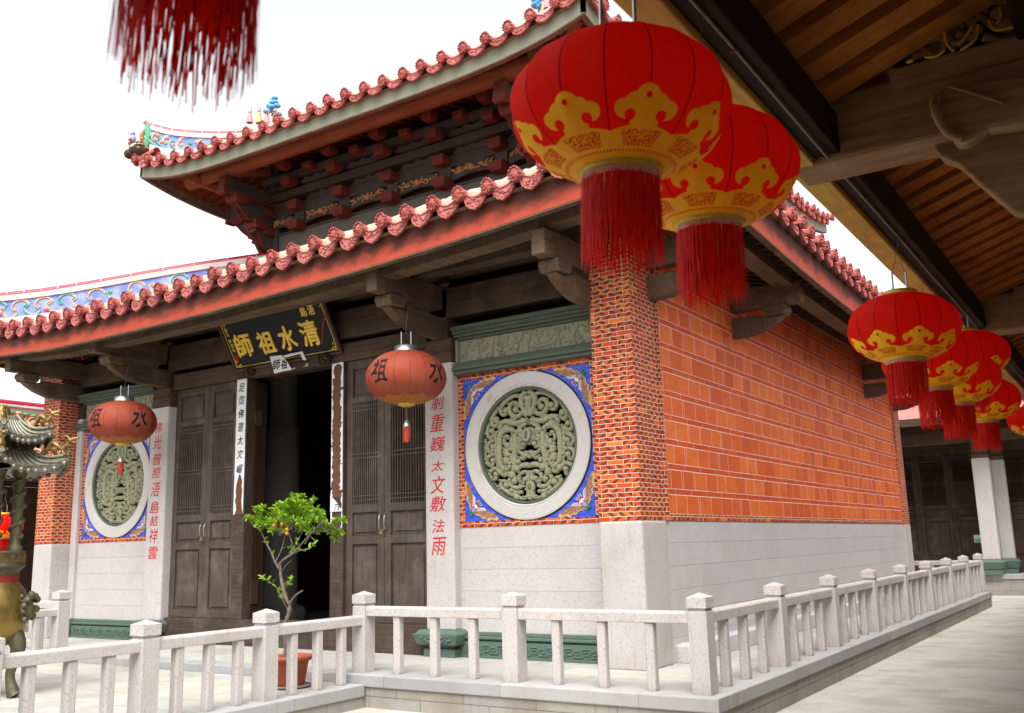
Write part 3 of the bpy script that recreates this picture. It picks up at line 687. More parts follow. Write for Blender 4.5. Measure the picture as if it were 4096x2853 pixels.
# ------------------------------------------------------------------ tiled eaves and roofs
def zfront(x): return lerp(x, [(-13.5, 5.01), (-12.4, 4.89), (-11.28, 4.787), (-9.9, 4.705), (-8.6, 4.685), (-7.4, 4.687), (-6.0, 4.697), (-4.73, 4.735), (-3.1, 4.785), (-2.0, 4.84), (-1.25, 4.885), (-.5, 4.945), (.1, 4.99), (1.4, 5.09)])
def zside(y): s = abs(y-7.165); return 4.79+.30*(s/8.465)**2
def zup(x, half=5.04, c=AX): s = abs(x-c); return 8.405+.33*min(1.05, s/half)**5
def zup_s(y): return zup(y, 6.1, 7.165)
def eave(parent, fn, s0, s1, zf, fh, tip, axis, fm, n, seed, reverse=False, boards=True):
    """fascia, pendant tiles, round end tiles, mortar along one eave; fn(s, out, z)->xyz"""
    RR = random.Random(seed)
    K = 48; fa = MB()
    for i in range(K):
        a, c = s0+(s1-s0)*i/K, s0+(s1-s0)*(i+1)/K; za, zc = zf(a), zf(c)
        fa.add([fn(a, 0, za), fn(c, 0, zc), fn(c, 0, zc+fh), fn(a, 0, za+fh)], [(0, 1, 2, 3)], [[(a, 0), (c, 0), (c, 1), (a, 1)]], True)
        fa.add([fn(a, -.06, za), fn(c, -.06, zc), fn(c, -.06, zc+fh), fn(a, -.06, za+fh)], [(0, 1, 2, 3)], [[(a, 0), (c, 0), (c, .3), (a, .3)]], True)
        fa.add([fn(a, 0, za), fn(c, 0, zc), fn(c, -.06, zc), fn(a, -.06, za)], [(0, 1, 2, 3)], [[(a, 0), (c, 0), (c, .1), (a, .1)]], True)
    for s in (s0, s1):
        z = zf(s); fa.face([fn(s, 0, z), fn(s, 0, z+fh), fn(s, -.06, z+fh), fn(s, -.06, z)], [(s, 0), (s, 1), (s+.06, 1), (s+.06, 0)])
    fo = fa.build('fascia', fm, parent)
    tr = MB()
    for i in range(K):
        a, c = s0+(s1-s0)*i/K, s0+(s1-s0)*(i+1)/K; za, zc = zf(a), zf(c)
        P = [fn(q, o, z+h) for q, z in ((a, za), (c, zc)) for o, h in ((.0, -.022), (.0, -.004), (-.09, -.022), (-.09, -.004))]
        tr.add(P, [(0, 4, 5, 1), (2, 3, 7, 6), (0, 2, 6, 4), (1, 5, 7, 3)])
    tr.build('fascia_trim', 'wood_brk', fo)
    ti, re_, mo, be, di = MB(), MB(), MB(), MB(), MB(); d = (s1-s0)/n
    # bed under the tiles
    for i in range(K):
        a, c = s0+(s1-s0)*i/K, s0+(s1-s0)*(i+1)/K; za, zc = zf(a)+axis, zf(c)+axis
        be.add([fn(a, .05, za-.12), fn(c, .05, zc-.12), fn(c, -.3, zc-.02), fn(a, -.3, za-.02)], [(0, 1, 2, 3)], sm=True)
        be.add([fn(a, .05, za-.12), fn(c, .05, zc-.12), fn(c, -.05, zc-.16), fn(a, -.05, za-.16)], [(0, 1, 2, 3)], sm=True)
    pend = [(-.150, .045), (-.157, .0), (-.155, -.035), (-.148, -.07), (-.132, -.085), (-.122, -.115), (-.095, -.13), (-.07, -.158), (-.035, -.166), (0, -.19), (.035, -.166), (.07, -.158), (.095, -.13), (.122, -.115), (.132, -.085), (.148, -.07), (.155, -.035), (.157, .0), (.150, .045), (.12, .012), (.07, -.02), (0, -.035), (-.07, -.02), (-.12, .012)]
    k = d/.39; vs_ = (axis-tip)/.215; flatx = abs(fn(1, 0, 0)[0]-fn(0, 0, 0)[0]) > .5
    for i in range(n+1):
        s = s0+d*i; z = zf(s)+axis; slope = (zf(s+.05)-zf(s-.05))/.1
        js, jz, jo = RR.uniform(-.014, .014), RR.uniform(-.014, .014), RR.uniform(-.025, .02); r = .088*k
        # round end tile, standing well forward: rim, sunk face, boss, beads
        m = 14
        def dk(rad_, o): return [fn(s+js+.86*rad_*math.cos(2*math.pi*q/m), o+jo, z+jz+vs_**.5*rad_*math.sin(2*math.pi*q/m)) for q in range(m)]
        rings = [dk(r*.98, .10), dk(r*1.04, .15), dk(r*1.0, .172), dk(r*.86, .172)]
        di.add([p for R_ in rings for p in R_], [(a*m+q, a*m+(q+1) % m, (a+1)*m+(q+1) % m, (a+1)*m+q) for a in range(3) for q in range(m)], sm=True)
        face = [dk(r*.86, .158), dk(r*.45, .17), dk(r*.16, .186)]
        di.add([p for R_ in face for p in R_], [(a*m+q, a*m+(q+1) % m, (a+1)*m+(q+1) % m, (a+1)*m+q) for a in range(2) for q in range(m)]+[tuple(range(2*m, 3*m))], sm=True)
        for q in range(12):
            a = 2*math.pi*q/12; di.ball(fn(s+js+r*.83*math.cos(a), .165+jo, z+jz+r*.97*math.sin(a)), .017*k, 5, 3)
        # cover tile: nearly level at the eave
        J = [(.14+jo, 0), (-.1, .005), (-.5, .05)]
        P = [fn(s+js+r*.90*math.cos(math.pi*q/8-.3+.6*(q > 4)*0), o, z+jz+h+r*.90*math.sin(-.45+(math.pi+.9)*q/8)) if False else fn(s+js+r*.90*math.cos(-.45+(math.pi+.9)*q/8), o, z+jz+h+r*.90*math.sin(-.45+(math.pi+.9)*q/8)) for o, h in J for q in range(9)]
        ti.add(P, [(a*9+q, a*9+q+1, a*9+q+10, a*9+q+9) for a in range(2) for q in range(8)], sm=True)
        mo.tube([fn(s+js+r*.95*math.cos(-.3+(math.pi+.6)*q/7), -.06+jo, z+jz+r*.95*math.sin(-.3+(math.pi+.6)*q/7)) for q in range(8)], .012, 5)
        if i == n: continue
        c = s+d/2; zc = zf(c)+axis; jr = RR.uniform(-.06, .06); jp = RR.uniform(-.012, .012)
        def pf(a, b, o): return fn(c+k*a*.99+b*jr*.4, .075+o-b*.16+jp, zc+k*vs_*(b-.025)+a*slope+jr*a*.15)
        ti.prism(pend, lambda a, b, dd: pf(a, b, dd), -.03, 0)
        ti.tube([pf(a*.985, b*.985, .004) for a, b in pend[:19]], .012*k, 5, True)
        ti.tube([pf(a, b, .004) for a, b in pend[18:]+pend[:1]], .012*k, 5, True)
        re_.face([pf(a*.88, (b+.03)*.84-.03, .004) for a, b in pend])
        for q in range(11):
            a = RR.uniform(-.11, .11); b = RR.uniform(-.13, -.035)*(1-abs(a)*2.5); re_.ball(pf(a, b, .008), (.022*k, .013, .013*k) if flatx else (.013, .022*k, .013*k), 6, 3)
        # pan tile lip, and lime mortar filling the gap up to the cover tiles
        top_ = [(-.15, .045), (-.12, .012), (-.07, -.02), (0, -.035), (.07, -.02), (.12, .012), (.15, .045)]
        lo = [pf(a, b, -.006) for a, b in top_]; bk = [Vector(p)+Vector(fn(0, -.45, .05))-Vector(fn(0, 0, 0)) for p in lo]
        ti.add(lo+bk, [(q, q+1, 8+q, 7+q) for q in range(6)], sm=True)
        up_ = [pf(a*1.02, .095+RR.uniform(-.012, .008), -.035+RR.uniform(-.01, .01)) for a, b in top_]; md = [tuple((Vector(p)+Vector(q))/2+Vector(fn(0, RR.uniform(-.006, .016), 0))-Vector(fn(0, 0, 0))) for p, q in zip(lo, up_)]
        rr2 = [Vector(p)+Vector(fn(0, -.12, .02))-Vector(fn(0, 0, 0)) for p in up_]
        lo2 = [Vector(p)+Vector(fn(0, -.012, .006))-Vector(fn(0, 0, 0)) for p in lo]
        mo.add(lo2+md+up_+rr2, [(g_*7+q, g_*7+q+1, g_*7+q+8, g_*7+q+7) for g_ in range(3) for q in range(6)], sm=True)
    ti.build('eave_tiles', 'tile', parent); re_.build('tile_relief', 'tile_relief', parent); mo.build('tile_mortar', 'mortar', parent); be.build('tile_bed', 'bed', parent); di.build('round_tile_ends', 'tile_disc', parent)

def roof_ring(parent, ox0, ox1, oy0, oy1, ix0, ix1, iy0, iy1, ez, top, dn, name, concave=.0):
    """hipped ring of roof between the eaves (ox/oy) and the inner rectangle; ez[side](s) eave height"""
    fi, co = MB(), MB()
    def side(fn, a0, a1, b0, b1, run, zf, n):
        d = (a1-a0)/n; J = 7
        def zz(s, t): # t=0 eave,1 inner
            return zf(s)*(1-t)+top*t-concave*t*(1-t)
        def tmax(s):
            if s < b0: return max(0.0, (s-a0)/(b0-a0))
            if s > b1: return max(0.0, (a1-s)/(a1-b1))
            return 1.0
        for i in range(n):
            s, s2 = a0+d*i, a0+d*(i+1); t1, t2 = tmax(s), tmax(s2)
            for j in range(J):
                fi.add([fn(s, run*t1*j/J, zz(s, t1*j/J)), fn(s2, run*t2*j/J, zz(s2, t2*j/J)), fn(s2, run*t2*(j+1)/J, zz(s2, t2*(j+1)/J)), fn(s, run*t1*(j+1)/J, zz(s, t1*(j+1)/J))], [(0, 1, 2, 3)], sm=True)
            if i == 0: continue
            P = [fn(s+.085*math.cos(math.pi*q/6), run*t1*j/J, zz(s, t1*j/J)+.02+.085*math.sin(math.pi*q/6)) for j in range(J+1) for q in range(7)]
            co.add(P, [(j*7+q, j*7+q+1, j*7+q+8, j*7+q+7) for j in range(J) for q in range(6)], sm=True)
    n1, n2 = round((ox1-ox0)/dn), round((oy1-oy0)/dn)
    side(lambda s, o, z: (s, oy0+o, z), ox0, ox1, ix0, ix1, iy0-oy0, ez['front'], n1)
    side(lambda s, o, z: (s, oy1-o, z), ox0, ox1, ix0, ix1, oy1-iy1, ez['front'], n1)
    side(lambda s, o, z: (ox1-o, s, z), oy0, oy1, iy0, iy1, ox1-ix1, ez['side'], n2)
    side(lambda s, o, z: (ox0+o, s, z), oy0, oy1, iy0, iy1, ix0-ox0, ez['side'], n2)
    r = fi.build(name, 'tile_field', parent); co.build('cover_tiles', 'tile', r); return r

# lower tier
LX0, LX1, LY0, LY1 = mir(1.3), 1.3, -1.3, 15.63
LT = roof_ring(HALL, LX0-.02, LX1+.02, LY0-.02, LY1+.02, -9.25, -2.83, 2.9, 11.43, {'front': lambda s: zfront(s)+.43, 'side': lambda s: zside(s)+.48}, 7.12, .39, 'lower_roof', 1.0)
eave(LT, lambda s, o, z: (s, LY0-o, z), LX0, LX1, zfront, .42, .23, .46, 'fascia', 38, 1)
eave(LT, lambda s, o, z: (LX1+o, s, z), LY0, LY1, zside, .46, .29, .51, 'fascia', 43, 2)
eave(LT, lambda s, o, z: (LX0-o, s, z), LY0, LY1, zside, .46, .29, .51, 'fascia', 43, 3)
# underside boards with rafters
so, ra = MB(), MB()
def soff(fn, s0, s1, zf, run, rise, n, base=.20, hip=True):
    d = (s1-s0)/n
    for i in range(n):
        a, c = s0+d*i, s0+d*(i+1)
        ra_run = lambda s: min(run, max(.05, min(s-s0, s1-s)+.02)) if hip else run
        qa, qc = ra_run(a), ra_run(c)
        so.add([fn(a, .06, zf(a)+base), fn(c, .06, zf(c)+base), fn(c, qc, zf(c)+base+rise*qc/run), fn(a, qa, zf(a)+base+rise*qa/run)], [(0, 1, 2, 3)])
        m_ = (a+c)/2; q = ra_run(m_); h = .045
        P = [fn(s_, o_, zf(m_)+base+rise*o_/run+dz) for o_ in (.07, q) for s_, dz in ((m_-h, -.002), (m_+h, -.002), (m_+h, -.075), (m_-h, -.075))]
        ra.add(P, [(1, 2, 6, 5), (2, 3, 7, 6), (3, 0, 4, 7), (0, 1, 2, 3)])
so, ra = MB(), MB(); soff(lambda s, o, z: (s, LY0+o, z), LX0, LX1, zfront, 1.9, .50, 56, .15); so.build('soffit_boards', 'wood_dark', LT); ra.build('soffit_rafters', 'wood_dark', LT)
so, ra = MB(), MB(); soff(lambda s, o, z: (LX1-o, s, z), LY0, LY1, zside, 1.55, .42, 64, .16); so.build('soffit_boards', 'wood_dark', LT); ra.build('soffit_rafters', 'wood_dark', LT)
so, ra = MB(), MB(); soff(lambda s, o, z: (LX0+o, s, z), LY0, LY1, zside, 1.55, .42, 64, .16); so.build('soffit_boards', 'wood_dark', LT); ra.build('soffit_rafters', 'wood_dark', LT)
pass
# eave purlins on the bracket tips
def curvebar(name, fn, s0, s1, zf, o0, o1, h0, h1, m, parent, K=30, bev=.03):
    b = MB()
    for i in range(K):
        a, c = s0+(s1-s0)*i/K, s0+(s1-s0)*(i+1)/K
        P = [fn(q, o, zf(q)+h) for q in (a, c) for o, h in ((o0, h0), (o1, h0), (o1, h1), (o0, h1))]
        F_ = [(0, 1, 5, 4), (1, 2, 6, 5), (2, 3, 7, 6), (3, 0, 4, 7)]
        if i == 0: F_.append((0, 1, 2, 3))
        if i == K-1: F_.append((4, 5, 6, 7))
        b.add(P, F_)
    return b.build(name, m, parent)
curvebar('eave_purlin', lambda s, o, z: (s, LY0+o, z), mir(.9), .9, zfront, .36, .62, -.02, .24, 'wood_brk', LT)
curvebar('eave_purlin', lambda s, o, z: (s, LY0+o, z), mir(.3), .3, lambda s: 4.90, 1.0, 1.22, .0, .22, 'wood_lint', LT, 2)
curvebar('eave_purlin', lambda s, o, z: (LX1-o, s, z), LY0+.5, LY1-.5, zside, .36, .62, .03, .30, 'wood_brk', LT)
curvebar('eave_purlin', lambda s, o, z: (LX0+o, s, z), LY0+.5, LY1-.5, zside, .36, .62, .03, .30, 'wood_brk', LT)

# upper tier: boarded wall with bracket sets
UX0, UX1, UY0, UY1 = -11.08, -1.0, 1.07, 13.26
b = MB(); b.box(-9.25, -2.83, 2.9, 11.43, 5.6, 7.56); part(b, 'upper_wall', 'fascia_up')
b = MB(); b.box(-9.15, -2.93, 3.02, 11.3, 7.56, 9.3); US = part(b, 'upper_bracket_wall', 'wood_dark')
for x in (-9.2, -2.88):
    for y in (2.95, 11.38):
        b = MB(); b.box(x-.12, x+.12, y-.12, y+.12, 6.6, 9.1); part(b, 'upper_post', 'up_grey' if 'up_grey' in M else 'fascia_up', bev=.03)
M['up_red'] = plain('aged_red_block', (.12, .031, .023), .8, .1, .5, 7, c2=(.065, .02, .016))
M['up_grey'] = plain('weathered_grey_timber', (.062, .057, .050), .8, .1, .5, 4, c2=(.028, .025, .022))
M['orange_wood'] = wood('warm_pine', (.26, .108, .046), (.13, .052, .024), .7, (.20, .10, .055), ax=0)
M['rafter_warm'] = wood('warm_rafter', (.24, .085, .03), (.11, .038, .016), .75, None, ax=1)
M['gilt_carving'] = plain('gilt_carving', (.34, .175, .065), .7, .3, .5, 30, c2=(.15, .08, .04))
M['tint_gold'] = plain('scroll_gold', (.62, .42, .16), .6, .3, .3, 20)
M['rim_green'] = plain('scroll_green', (.08, .38, .22), .6, .3, .3, 20)
M['sky_blue'] = plain('figure_blue', (.10, .34, .62), .6, .3, .4, 30)
M['crimson'] = plain('crimson_glaze', (.33, .006, .03), .35, .5, .3, 10)
M['whitewash'] = plain('whitewash', (.54, .53, .51), .85, .2, .55, 2.5, c2=(.34, .33, .30))
M['ridge_blue'] = plain('ridge_blue', (.12, .20, .55), .6, .3, .75, 3, c2=(.45, .50, .62))
M['pink'] = plain('painted_pink', (.70, .26, .30), .6, .3, .3, 20)
for o_ in HALL.children:
    if o_.name.startswith('upper_post'): o_.data.materials[0] = M['up_grey']
def crow(side):
    """bracket rows on one face: fn(s, out, z); s measured from the middle of that face"""
    if side == 'front': fn = lambda s, o, z: (AX+s, 2.9-o, z); half, sp = 3.2, 1.2
    else: fn = lambda s, o, z: (-2.83+o, 7.165+s, z) if side == 'right' else (-9.25-o, 7.165+s, z); half, sp = 4.265, 1.2
    def bar(mb, s0, s1, o0, o1, z0, z1): mb.add([fn(s, o, z) for z in (z0, z1) for o in (o0, o1) for s in (s0, s1)], [(0, 2, 3, 1), (4, 5, 7, 6), (0, 1, 5, 4), (2, 6, 7, 3), (0, 4, 6, 2), (1, 3, 7, 5)])
    n = int(half*2/sp+.01); st = [(-(n-1)/2+i)*sp for i in range(n)] if side == 'front' else [(-(n-1)/2+i)*sp for i in range(n)]
    g = MB(); bar(g, -half, half, -.12, .06, 7.92, 8.12); bar(g, -half, half, -.12, .16, 8.24, 8.40); bar(g, -half, half, -.12, .32, 8.56, 8.68); bar(g, -half, half, -.1, .02, 7.56, 7.60)
    for s in st: bar(g, s-.13, s+.13, -.1, .08, 7.70, 7.93)
    g.build('bracket_beam', 'up_grey', US)
    # pierced wavy boards
    w = MB()
    for z, o in ((8.14, .05), (8.43, .20)):
        for s in [q-.6 for q in st]+[st[-1]+.6]:
            w.prism([(-.42, 0), (-.30, .10), (-.12, .06), (0, .11), (.12, .06), (.30, .10), (.42, 0), (.3, -.02), (-.3, -.02)], lambda a, q, d, s=s, z=z: fn(s+a, d, z+q), o-.03, o+.03)
    w.build('wavy_board', 'up_grey', US)
    for s in [q-.6 for q in st]+[st[-1]+.6]:
        if abs(s) > half-.1: continue
        a = MB(); N = 8
        for i in range(N):
            x0, x1 = -.44+.88*i/N, -.44+.88*(i+1)/N; c = lambda x: .05*(1-(x/.44)**2)
            a.add([fn(s+x, o, z+c(x)) for x in (x0, x1) for o, z in ((.01, 7.66), (.07, 7.66), (.07, 7.87), (.01, 7.87))], [(0, 1, 5, 4), (1, 2, 6, 5), (2, 3, 7, 6), (3, 0, 4, 7)])
        ap = a.build('carved_panel', 'up_grey', US); cv = MB(); RR = random.Random(int(s*10)+3)
        cv.ball(fn(s, .09, 7.80), .065, 8, 5)
        for i in range(13):
            x = -.38+.76*i/12; cv.tube(spline([fn(s+x*.9, .075, 7.80), fn(s+x+RR.uniform(-.07, .07), .10, 7.80+RR.uniform(-.08, .09)), fn(s+x*1.1+RR.uniform(-.05, .05), .075, 7.80+RR.uniform(-.06, .08))], 4), [.017, .018, .019, .02, .02, .019, .017, .014, .012][:9], 6)
            cv.ball(fn(s+x+.03, .085, 7.80+RR.uniform(-.06, .06)), (.03, .02, .022), 6, 4)
        cv.build('gilt_relief', 'gilt_carving', ap)
    for s in st:
        for z, o, r in ((7.62, .14, .15), (8.02, .17, .14), (8.45, .36, .13), (8.74, .5, .12)):
            q = MB(); P = [fn(s+sx*a, o+sy*a, z+h) for h, a in ((-.085, r*.72), (-.02, r), (.085, r)) for sx, sy in ((-1, -1), (1, -1), (1, 1), (-1, 1))]
            q.add(P, [(i*4+j, i*4+(j+1) % 4, (i+1)*4+(j+1) % 4, (i+1)*4+j) for i in range(2) for j in range(4)]+[(0, 3, 2, 1), (8, 9, 10, 11)]); q.build('bracket_block', 'up_red', US, .012)
    for s in [q-.6 for q in st][1:]:
        for z, o in ((8.62, .40),):
            q = MB(); P = [fn(s+sx*a, o+sy*a, z+h) for h, a in ((-.07, .08), (-.02, .11), (.07, .11)) for sx, sy in ((-1, -1), (1, -1), (1, 1), (-1, 1))]
            q.add(P, [(i*4+j, i*4+(j+1) % 4, (i+1)*4+(j+1) % 4, (i+1)*4+j) for i in range(2) for j in range(4)]+[(0, 3, 2, 1), (8, 9, 10, 11)]); q.build('bracket_block', 'up_red', US, .012)
for s_ in ('front', 'right', 'left'): crow(s_)
# stepped brackets at the corners
def step_bracket(fn):
    h = .085
    def pr(poly, name, m, w=h, par=US):
        b = MB(); b.prism(poly, lambda a, z, d: fn(d, a, z), -w, w); return b.build(name, m, par, .012)
    def arm(lo, z1, w=h):
        pr(lo+[(lo[-1][0]-.02, z1), (lo[0][0], z1)], 'bracket_arm', 'up_grey', w*.86)
        pr(lo+[(a-(.035 if i > len(lo)-4 else .01), z+.05) for i, (a, z) in reversed(list(enumerate(lo)))], 'arm_edge', 'up_red', w)
    arm([(-.1, 7.10), (.12, 7.16), (.34, 7.30), (.46, 7.50), (.56, 7.55)], 7.62)
    pr([(.30, 7.62), (.56, 7.62), (.60, 7.68), (.60, 7.80), (.28, 7.80), (.28, 7.68)], 'bracket_block', 'up_red', .16)
    arm([(-.1, 7.76), (.5, 7.70), (.72, 7.74), (.88, 7.86), (1.0, 7.98), (1.06, 8.02)], 8.06)
    pr([(.78, 8.02), (1.06, 8.02), (1.10, 8.08), (1.10, 8.20), (.76, 8.20), (.76, 8.08)], 'bracket_block', 'up_red', .16)
    arm([(-.1, 8.16), (1.30, 8.12)], 8.46, .10); pr([(1.27, 8.10), (1.36, 8.12), (1.30, 8.47), (1.24, 8.47)], 'arm_end', 'up_red', .105)
    pr([(.0, 7.70), (.60, 7.82), (1.0, 8.16), (.0, 8.16)], 'bracket_web', 'up_grey', .05)
    for z, o in ((7.62, .1), (8.0, .1)): pr([(o, z-.08), (o+.2, z-.08), (o+.24, z-.02), (o+.24, z+.08), (o-.04, z+.08), (o-.04, z-.02)], 'bracket_block', 'up_red', .14)
for x in (-9.25, -2.83):
    step_bracket(lambda s, o, z, x=x: (x+s, 2.9-o, z))
    sg = 1 if x > -6 else -1
    for y in (2.9, 11.43): step_bracket(lambda s, o, z, x=x, y=y, sg=sg: (x+sg*o, y+s, z))
# purlins: round logs with visible ends
b = MB(); b.tube([(-10.42, 1.74, 8.66), (-1.66, 1.74, 8.66)], .15, 16); b.build('eave_log', 'orange_wood', US)
for x in (-10.05, -2.03):
    b = MB(); b.tube([(x, 1.38, 8.63), (x, 12.95, 8.63)], .14, 16); b.build('eave_log', 'orange_wood', US)
b = MB(); b.tube([(-10.3, 2.2, 8.86), (-1.78, 2.2, 8.86)], .10, 12); b.build('eave_log', 'orange_wood', US)
for sx in (0, 1):   # hip rafter
    b = MB(); x0, x1 = ((-9.3, -10.9) if not sx else (-2.78, -1.18)); b.tube([(x0, 2.85, 8.98), (x1, 1.25, 8.80)], .10, 8); b.build('hip_rafter', 'orange_wood', US)
# soffit with rafters
so, ra = MB(), MB()
so, ra = MB(), MB(); soff(lambda s, o, z: (s, UY0+o, z), UX0, UX1, zup, 2.0, .55, 44, .20); so.build('soffit_boards', 'rafter_warm', US); ra.build('soffit_rafters', 'rafter_warm', US)
so, ra = MB(), MB(); soff(lambda s, o, z: (UX1-o, s, z), UY0, UY1, zup_s, 2.0, .55, 52, .20); so.build('soffit_boards', 'rafter_warm', US); ra.build('soffit_rafters', 'rafter_warm', US)
so, ra = MB(), MB(); soff(lambda s, o, z: (UX0+o, s, z), UY0, UY1, zup_s, 2.0, .55, 52, .20); so.build('soffit_boards', 'rafter_warm', US); ra.build('soffit_rafters', 'rafter_warm', US)
pass
UT = roof_ring(HALL, UX0-.02, UX1+.02, UY0-.02, UY1+.02, -8.2, -3.9, 6.7, 7.6, {'front': lambda s: zup(s)+.31, 'side': lambda s: zup_s(s)+.31}, 12.0, .40, 'upper_roof', 1.6)
eave(UT, lambda s, o, z: (s, UY0-o, z), UX0, UX1, zup, .32, .165, .35, 'fascia_up', 25, 4)
eave(UT, lambda s, o, z: (UX1+o, s, z), UY0, UY1, zup_s, .32, .165, .35, 'fascia_up', 30, 5)
eave(UT, lambda s, o, z: (UX0-o, s, z), UY0, UY1, zup_s, .32, .165, .35, 'fascia_up', 30, 6)

# hip ridges: white core, painted band with scrolls, crimson cap
def ridge(parent, pts, h, w, scrolls, flo=False, seed=1):
    """pts: polyline of the ridge's top; a wall of height h below it"""
    P = spline(pts, 6); n = len(P); RR = random.Random(seed)
    t = (P[-1]-P[0]); t.z = 0; t.normalize(); nr = Vector((-t.y, t.x, 0))
    def sec(z0, z1, ww):
        b = MB(); V = []
        for p in P: V += [p+nr*ww+Vector((0, 0, z0)), p-nr*ww+Vector((0, 0, z0)), p-nr*ww+Vector((0, 0, z1)), p+nr*ww+Vector((0, 0, z1))]
        b.add(V, [(i*4+a, i*4+(a+1) % 4, i*4+4+(a+1) % 4, i*4+4+a) for i in range(n-1) for a in range(4)]+[(0, 1, 2, 3), (4*n-4, 4*n-3, 4*n-2, 4*n-1)]); return b
    core = sec(-h-.25, -h*.78, w*1.1).build('ridge', 'whitewash', parent)
    sec(-h*.78, -h*.25, w*.85).build('painted_band', 'ridge_blue', core)
    sec(-h*.25, -.05, w*1.15).build('ridge_moulding', 'whitewash', core)
    c = MB(); c.tube([p+Vector((0, 0, -.03)) for p in P], w*.75, 8); c.build('ridge_cap', 'crimson', core)
    j = MB()
    for i in range(1, n, 2): j.tube([P[i]+nr*w*.78*math.cos(a)+Vector((0, 0, -.03+w*.78*math.sin(a))) for a in [math.pi*q/6 for q in range(7)]], .010, 5)
    j.build('cap_joint', 'whitewash', core)
    gs = {'tint_gold': MB(), 'rim_green': MB(), 'pink': MB(), 'whitewash': MB()}
    L = (P[-1]-P[0]).length; m = max(3, int(L/(h*.42)))
    for i in range(m):
        f = (i+.5)/m*(n-1); k = int(f); p = P[k].lerp(P[min(k+1, n-1)], f-k); zc = -h*.515; s = h*.33
        for sg in (1, -1):
            o = p+nr*sg*(w*.87)+Vector((0, 0, zc)); fl = 1 if i % 2 else -1
            key = ('tint_gold', 'tint_gold', 'rim_green')[i % 3] if not flo else ('rim_green', 'tint_gold')[i % 2]
            pts_ = [o+t*(s*(1.5-.32*q)*math.cos(.9*q)*.75)+Vector((0, 0, fl*s*(1.25-.22*q)*math.sin(.9*q+.4)*.8)) for q in range(7)]
            gs[key].tube(spline(pts_, 3), .017, 5); 0 and gs['tint_gold'].tube(spline([o-t*s*1.6+Vector((0, 0, -fl*s*.5)), o-t*s*.6+Vector((0, 0, fl*s*.35)), o+t*s*.5+Vector((0, 0, -fl*s*.2)), o+t*s*1.7+Vector((0, 0, fl*s*.3))], 3), .010, 5)
            gs['whitewash'].tube(spline([q+Vector((0, 0, .03)) for q in pts_[:4]], 3), .010, 5)
            if flo or i % 4 == 1: gs['pink'].ball(o+t*s*.6+Vector((0, 0, -fl*s*.3)), (.06, .06, .05), 7, 5)
    for kx, q in gs.items():
        if q.f: q.build('scroll', kx, core)
    return core
for sx in (0, 1):
    F_ = (lambda p: p) if sx == 0 else (lambda p: (mir(p[0]), p[1], p[2]))
    ridge(LT, [F_(p) for p in ((-13.35, -1.27, 6.40), (-12.9, -.82, 6.23), (-12.3, -.22, 6.32), (-11.62, .46, 6.51), (-10.47, 1.61, 6.88), (-9.3, 2.78, 7.2))], .62, .10, 1, False, 3+sx)
    rg = ridge(UT, [F_(p) for p in ((-10.98, 1.17, 9.84), (-10.6, 1.55, 9.74), (-9.92, 2.23, 9.76), (-9.2, 2.95, 9.95), (-8.5, 5.2, 11.0))], .58, .10, 1, True, 7+sx)
    # ridge-end ornament: dark curled boss with gilt bits, green end plate
    b = MB(); b.ball(F_((-11.10, 1.05, 9.26)), (.20, .20, .15), 12, 8); b.ball(F_((-11.24, .92, 9.2)), (.11, .11, .10), 10, 7); eo = b.build('ridge_end_ornament', 'wood_dark', rg)
    b = MB(); RR = random.Random(4)
    for i in range(26):
        a = RR.uniform(0, 6.28); b.ball(F_((-11.10+.2*math.cos(a), 1.05+.2*math.sin(a), 9.36+RR.uniform(-.12, .14))), RR.uniform(.02, .04), 6, 4)
    b.tube(spline([F_(p) for p in ((-11.02, 1.12, 9.4), (-11.08, 1.06, 9.6), (-11.0, 1.14, 9.78), (-11.05, 1.1, 9.9))], 4), .045, 7); b.build('gilt_bits', 'gilt_carving', eo)
    b = MB(); b.tube([F_((-10.99, 1.15, 9.35)), F_((-10.99, 1.15, 9.82))], .085, 4); b.build('end_plate', 'rim_green', eo)
    b = MB(); b.ball(F_((-11.2, .95, 9.52)), (.06, .06, .09), 8, 6); b.ball(F_((-11.2, .95, 9.64)), .045, 8, 6); b.tube([F_((-11.2, .95, 9.55)), F_((-11.28, .9, 9.66))], .02, 5); b.build('end_figure', 'bat_lilac', eo)
    # little warriors and a blue tree on the ridge
    fig = MB(); fb = MB(); fy = MB(); RR = random.Random(9)
    for i, dx in enumerate((-.28, -.12, .02, .16)):
        c = Vector(F_((-9.40+dx*.8, 2.76+dx*.8, 10.02))); hgt = .26+.05*(i % 2); (fy if i % 2 else fig).lathe([(.07, 0), (.06, .1), (.035, hgt*.75), (.0, hgt*.78)], c, 8); fig.ball(c+Vector((0, 0, hgt*.88)), .04, 7, 5); fy.tube([c+Vector((.05, 0, .12)), c+Vector((.1, -.05, .3))], .012, 5)
    for i in range(26):
        z = RR.uniform(0, 1); c = Vector(F_((-9.27+RR.uniform(-.13, .13)*(1.2-z), 2.87+RR.uniform(-.13, .13)*(1.2-z), 10.22+z*.36))); fb.ball(c, (.07, .07, .045), 7, 4)
    fo = fy.build('ridge_figures', 'tint_gold', rg); fig.build('figure', 'pink', fo); fb.build('blue_tree', 'sky_blue', fo)
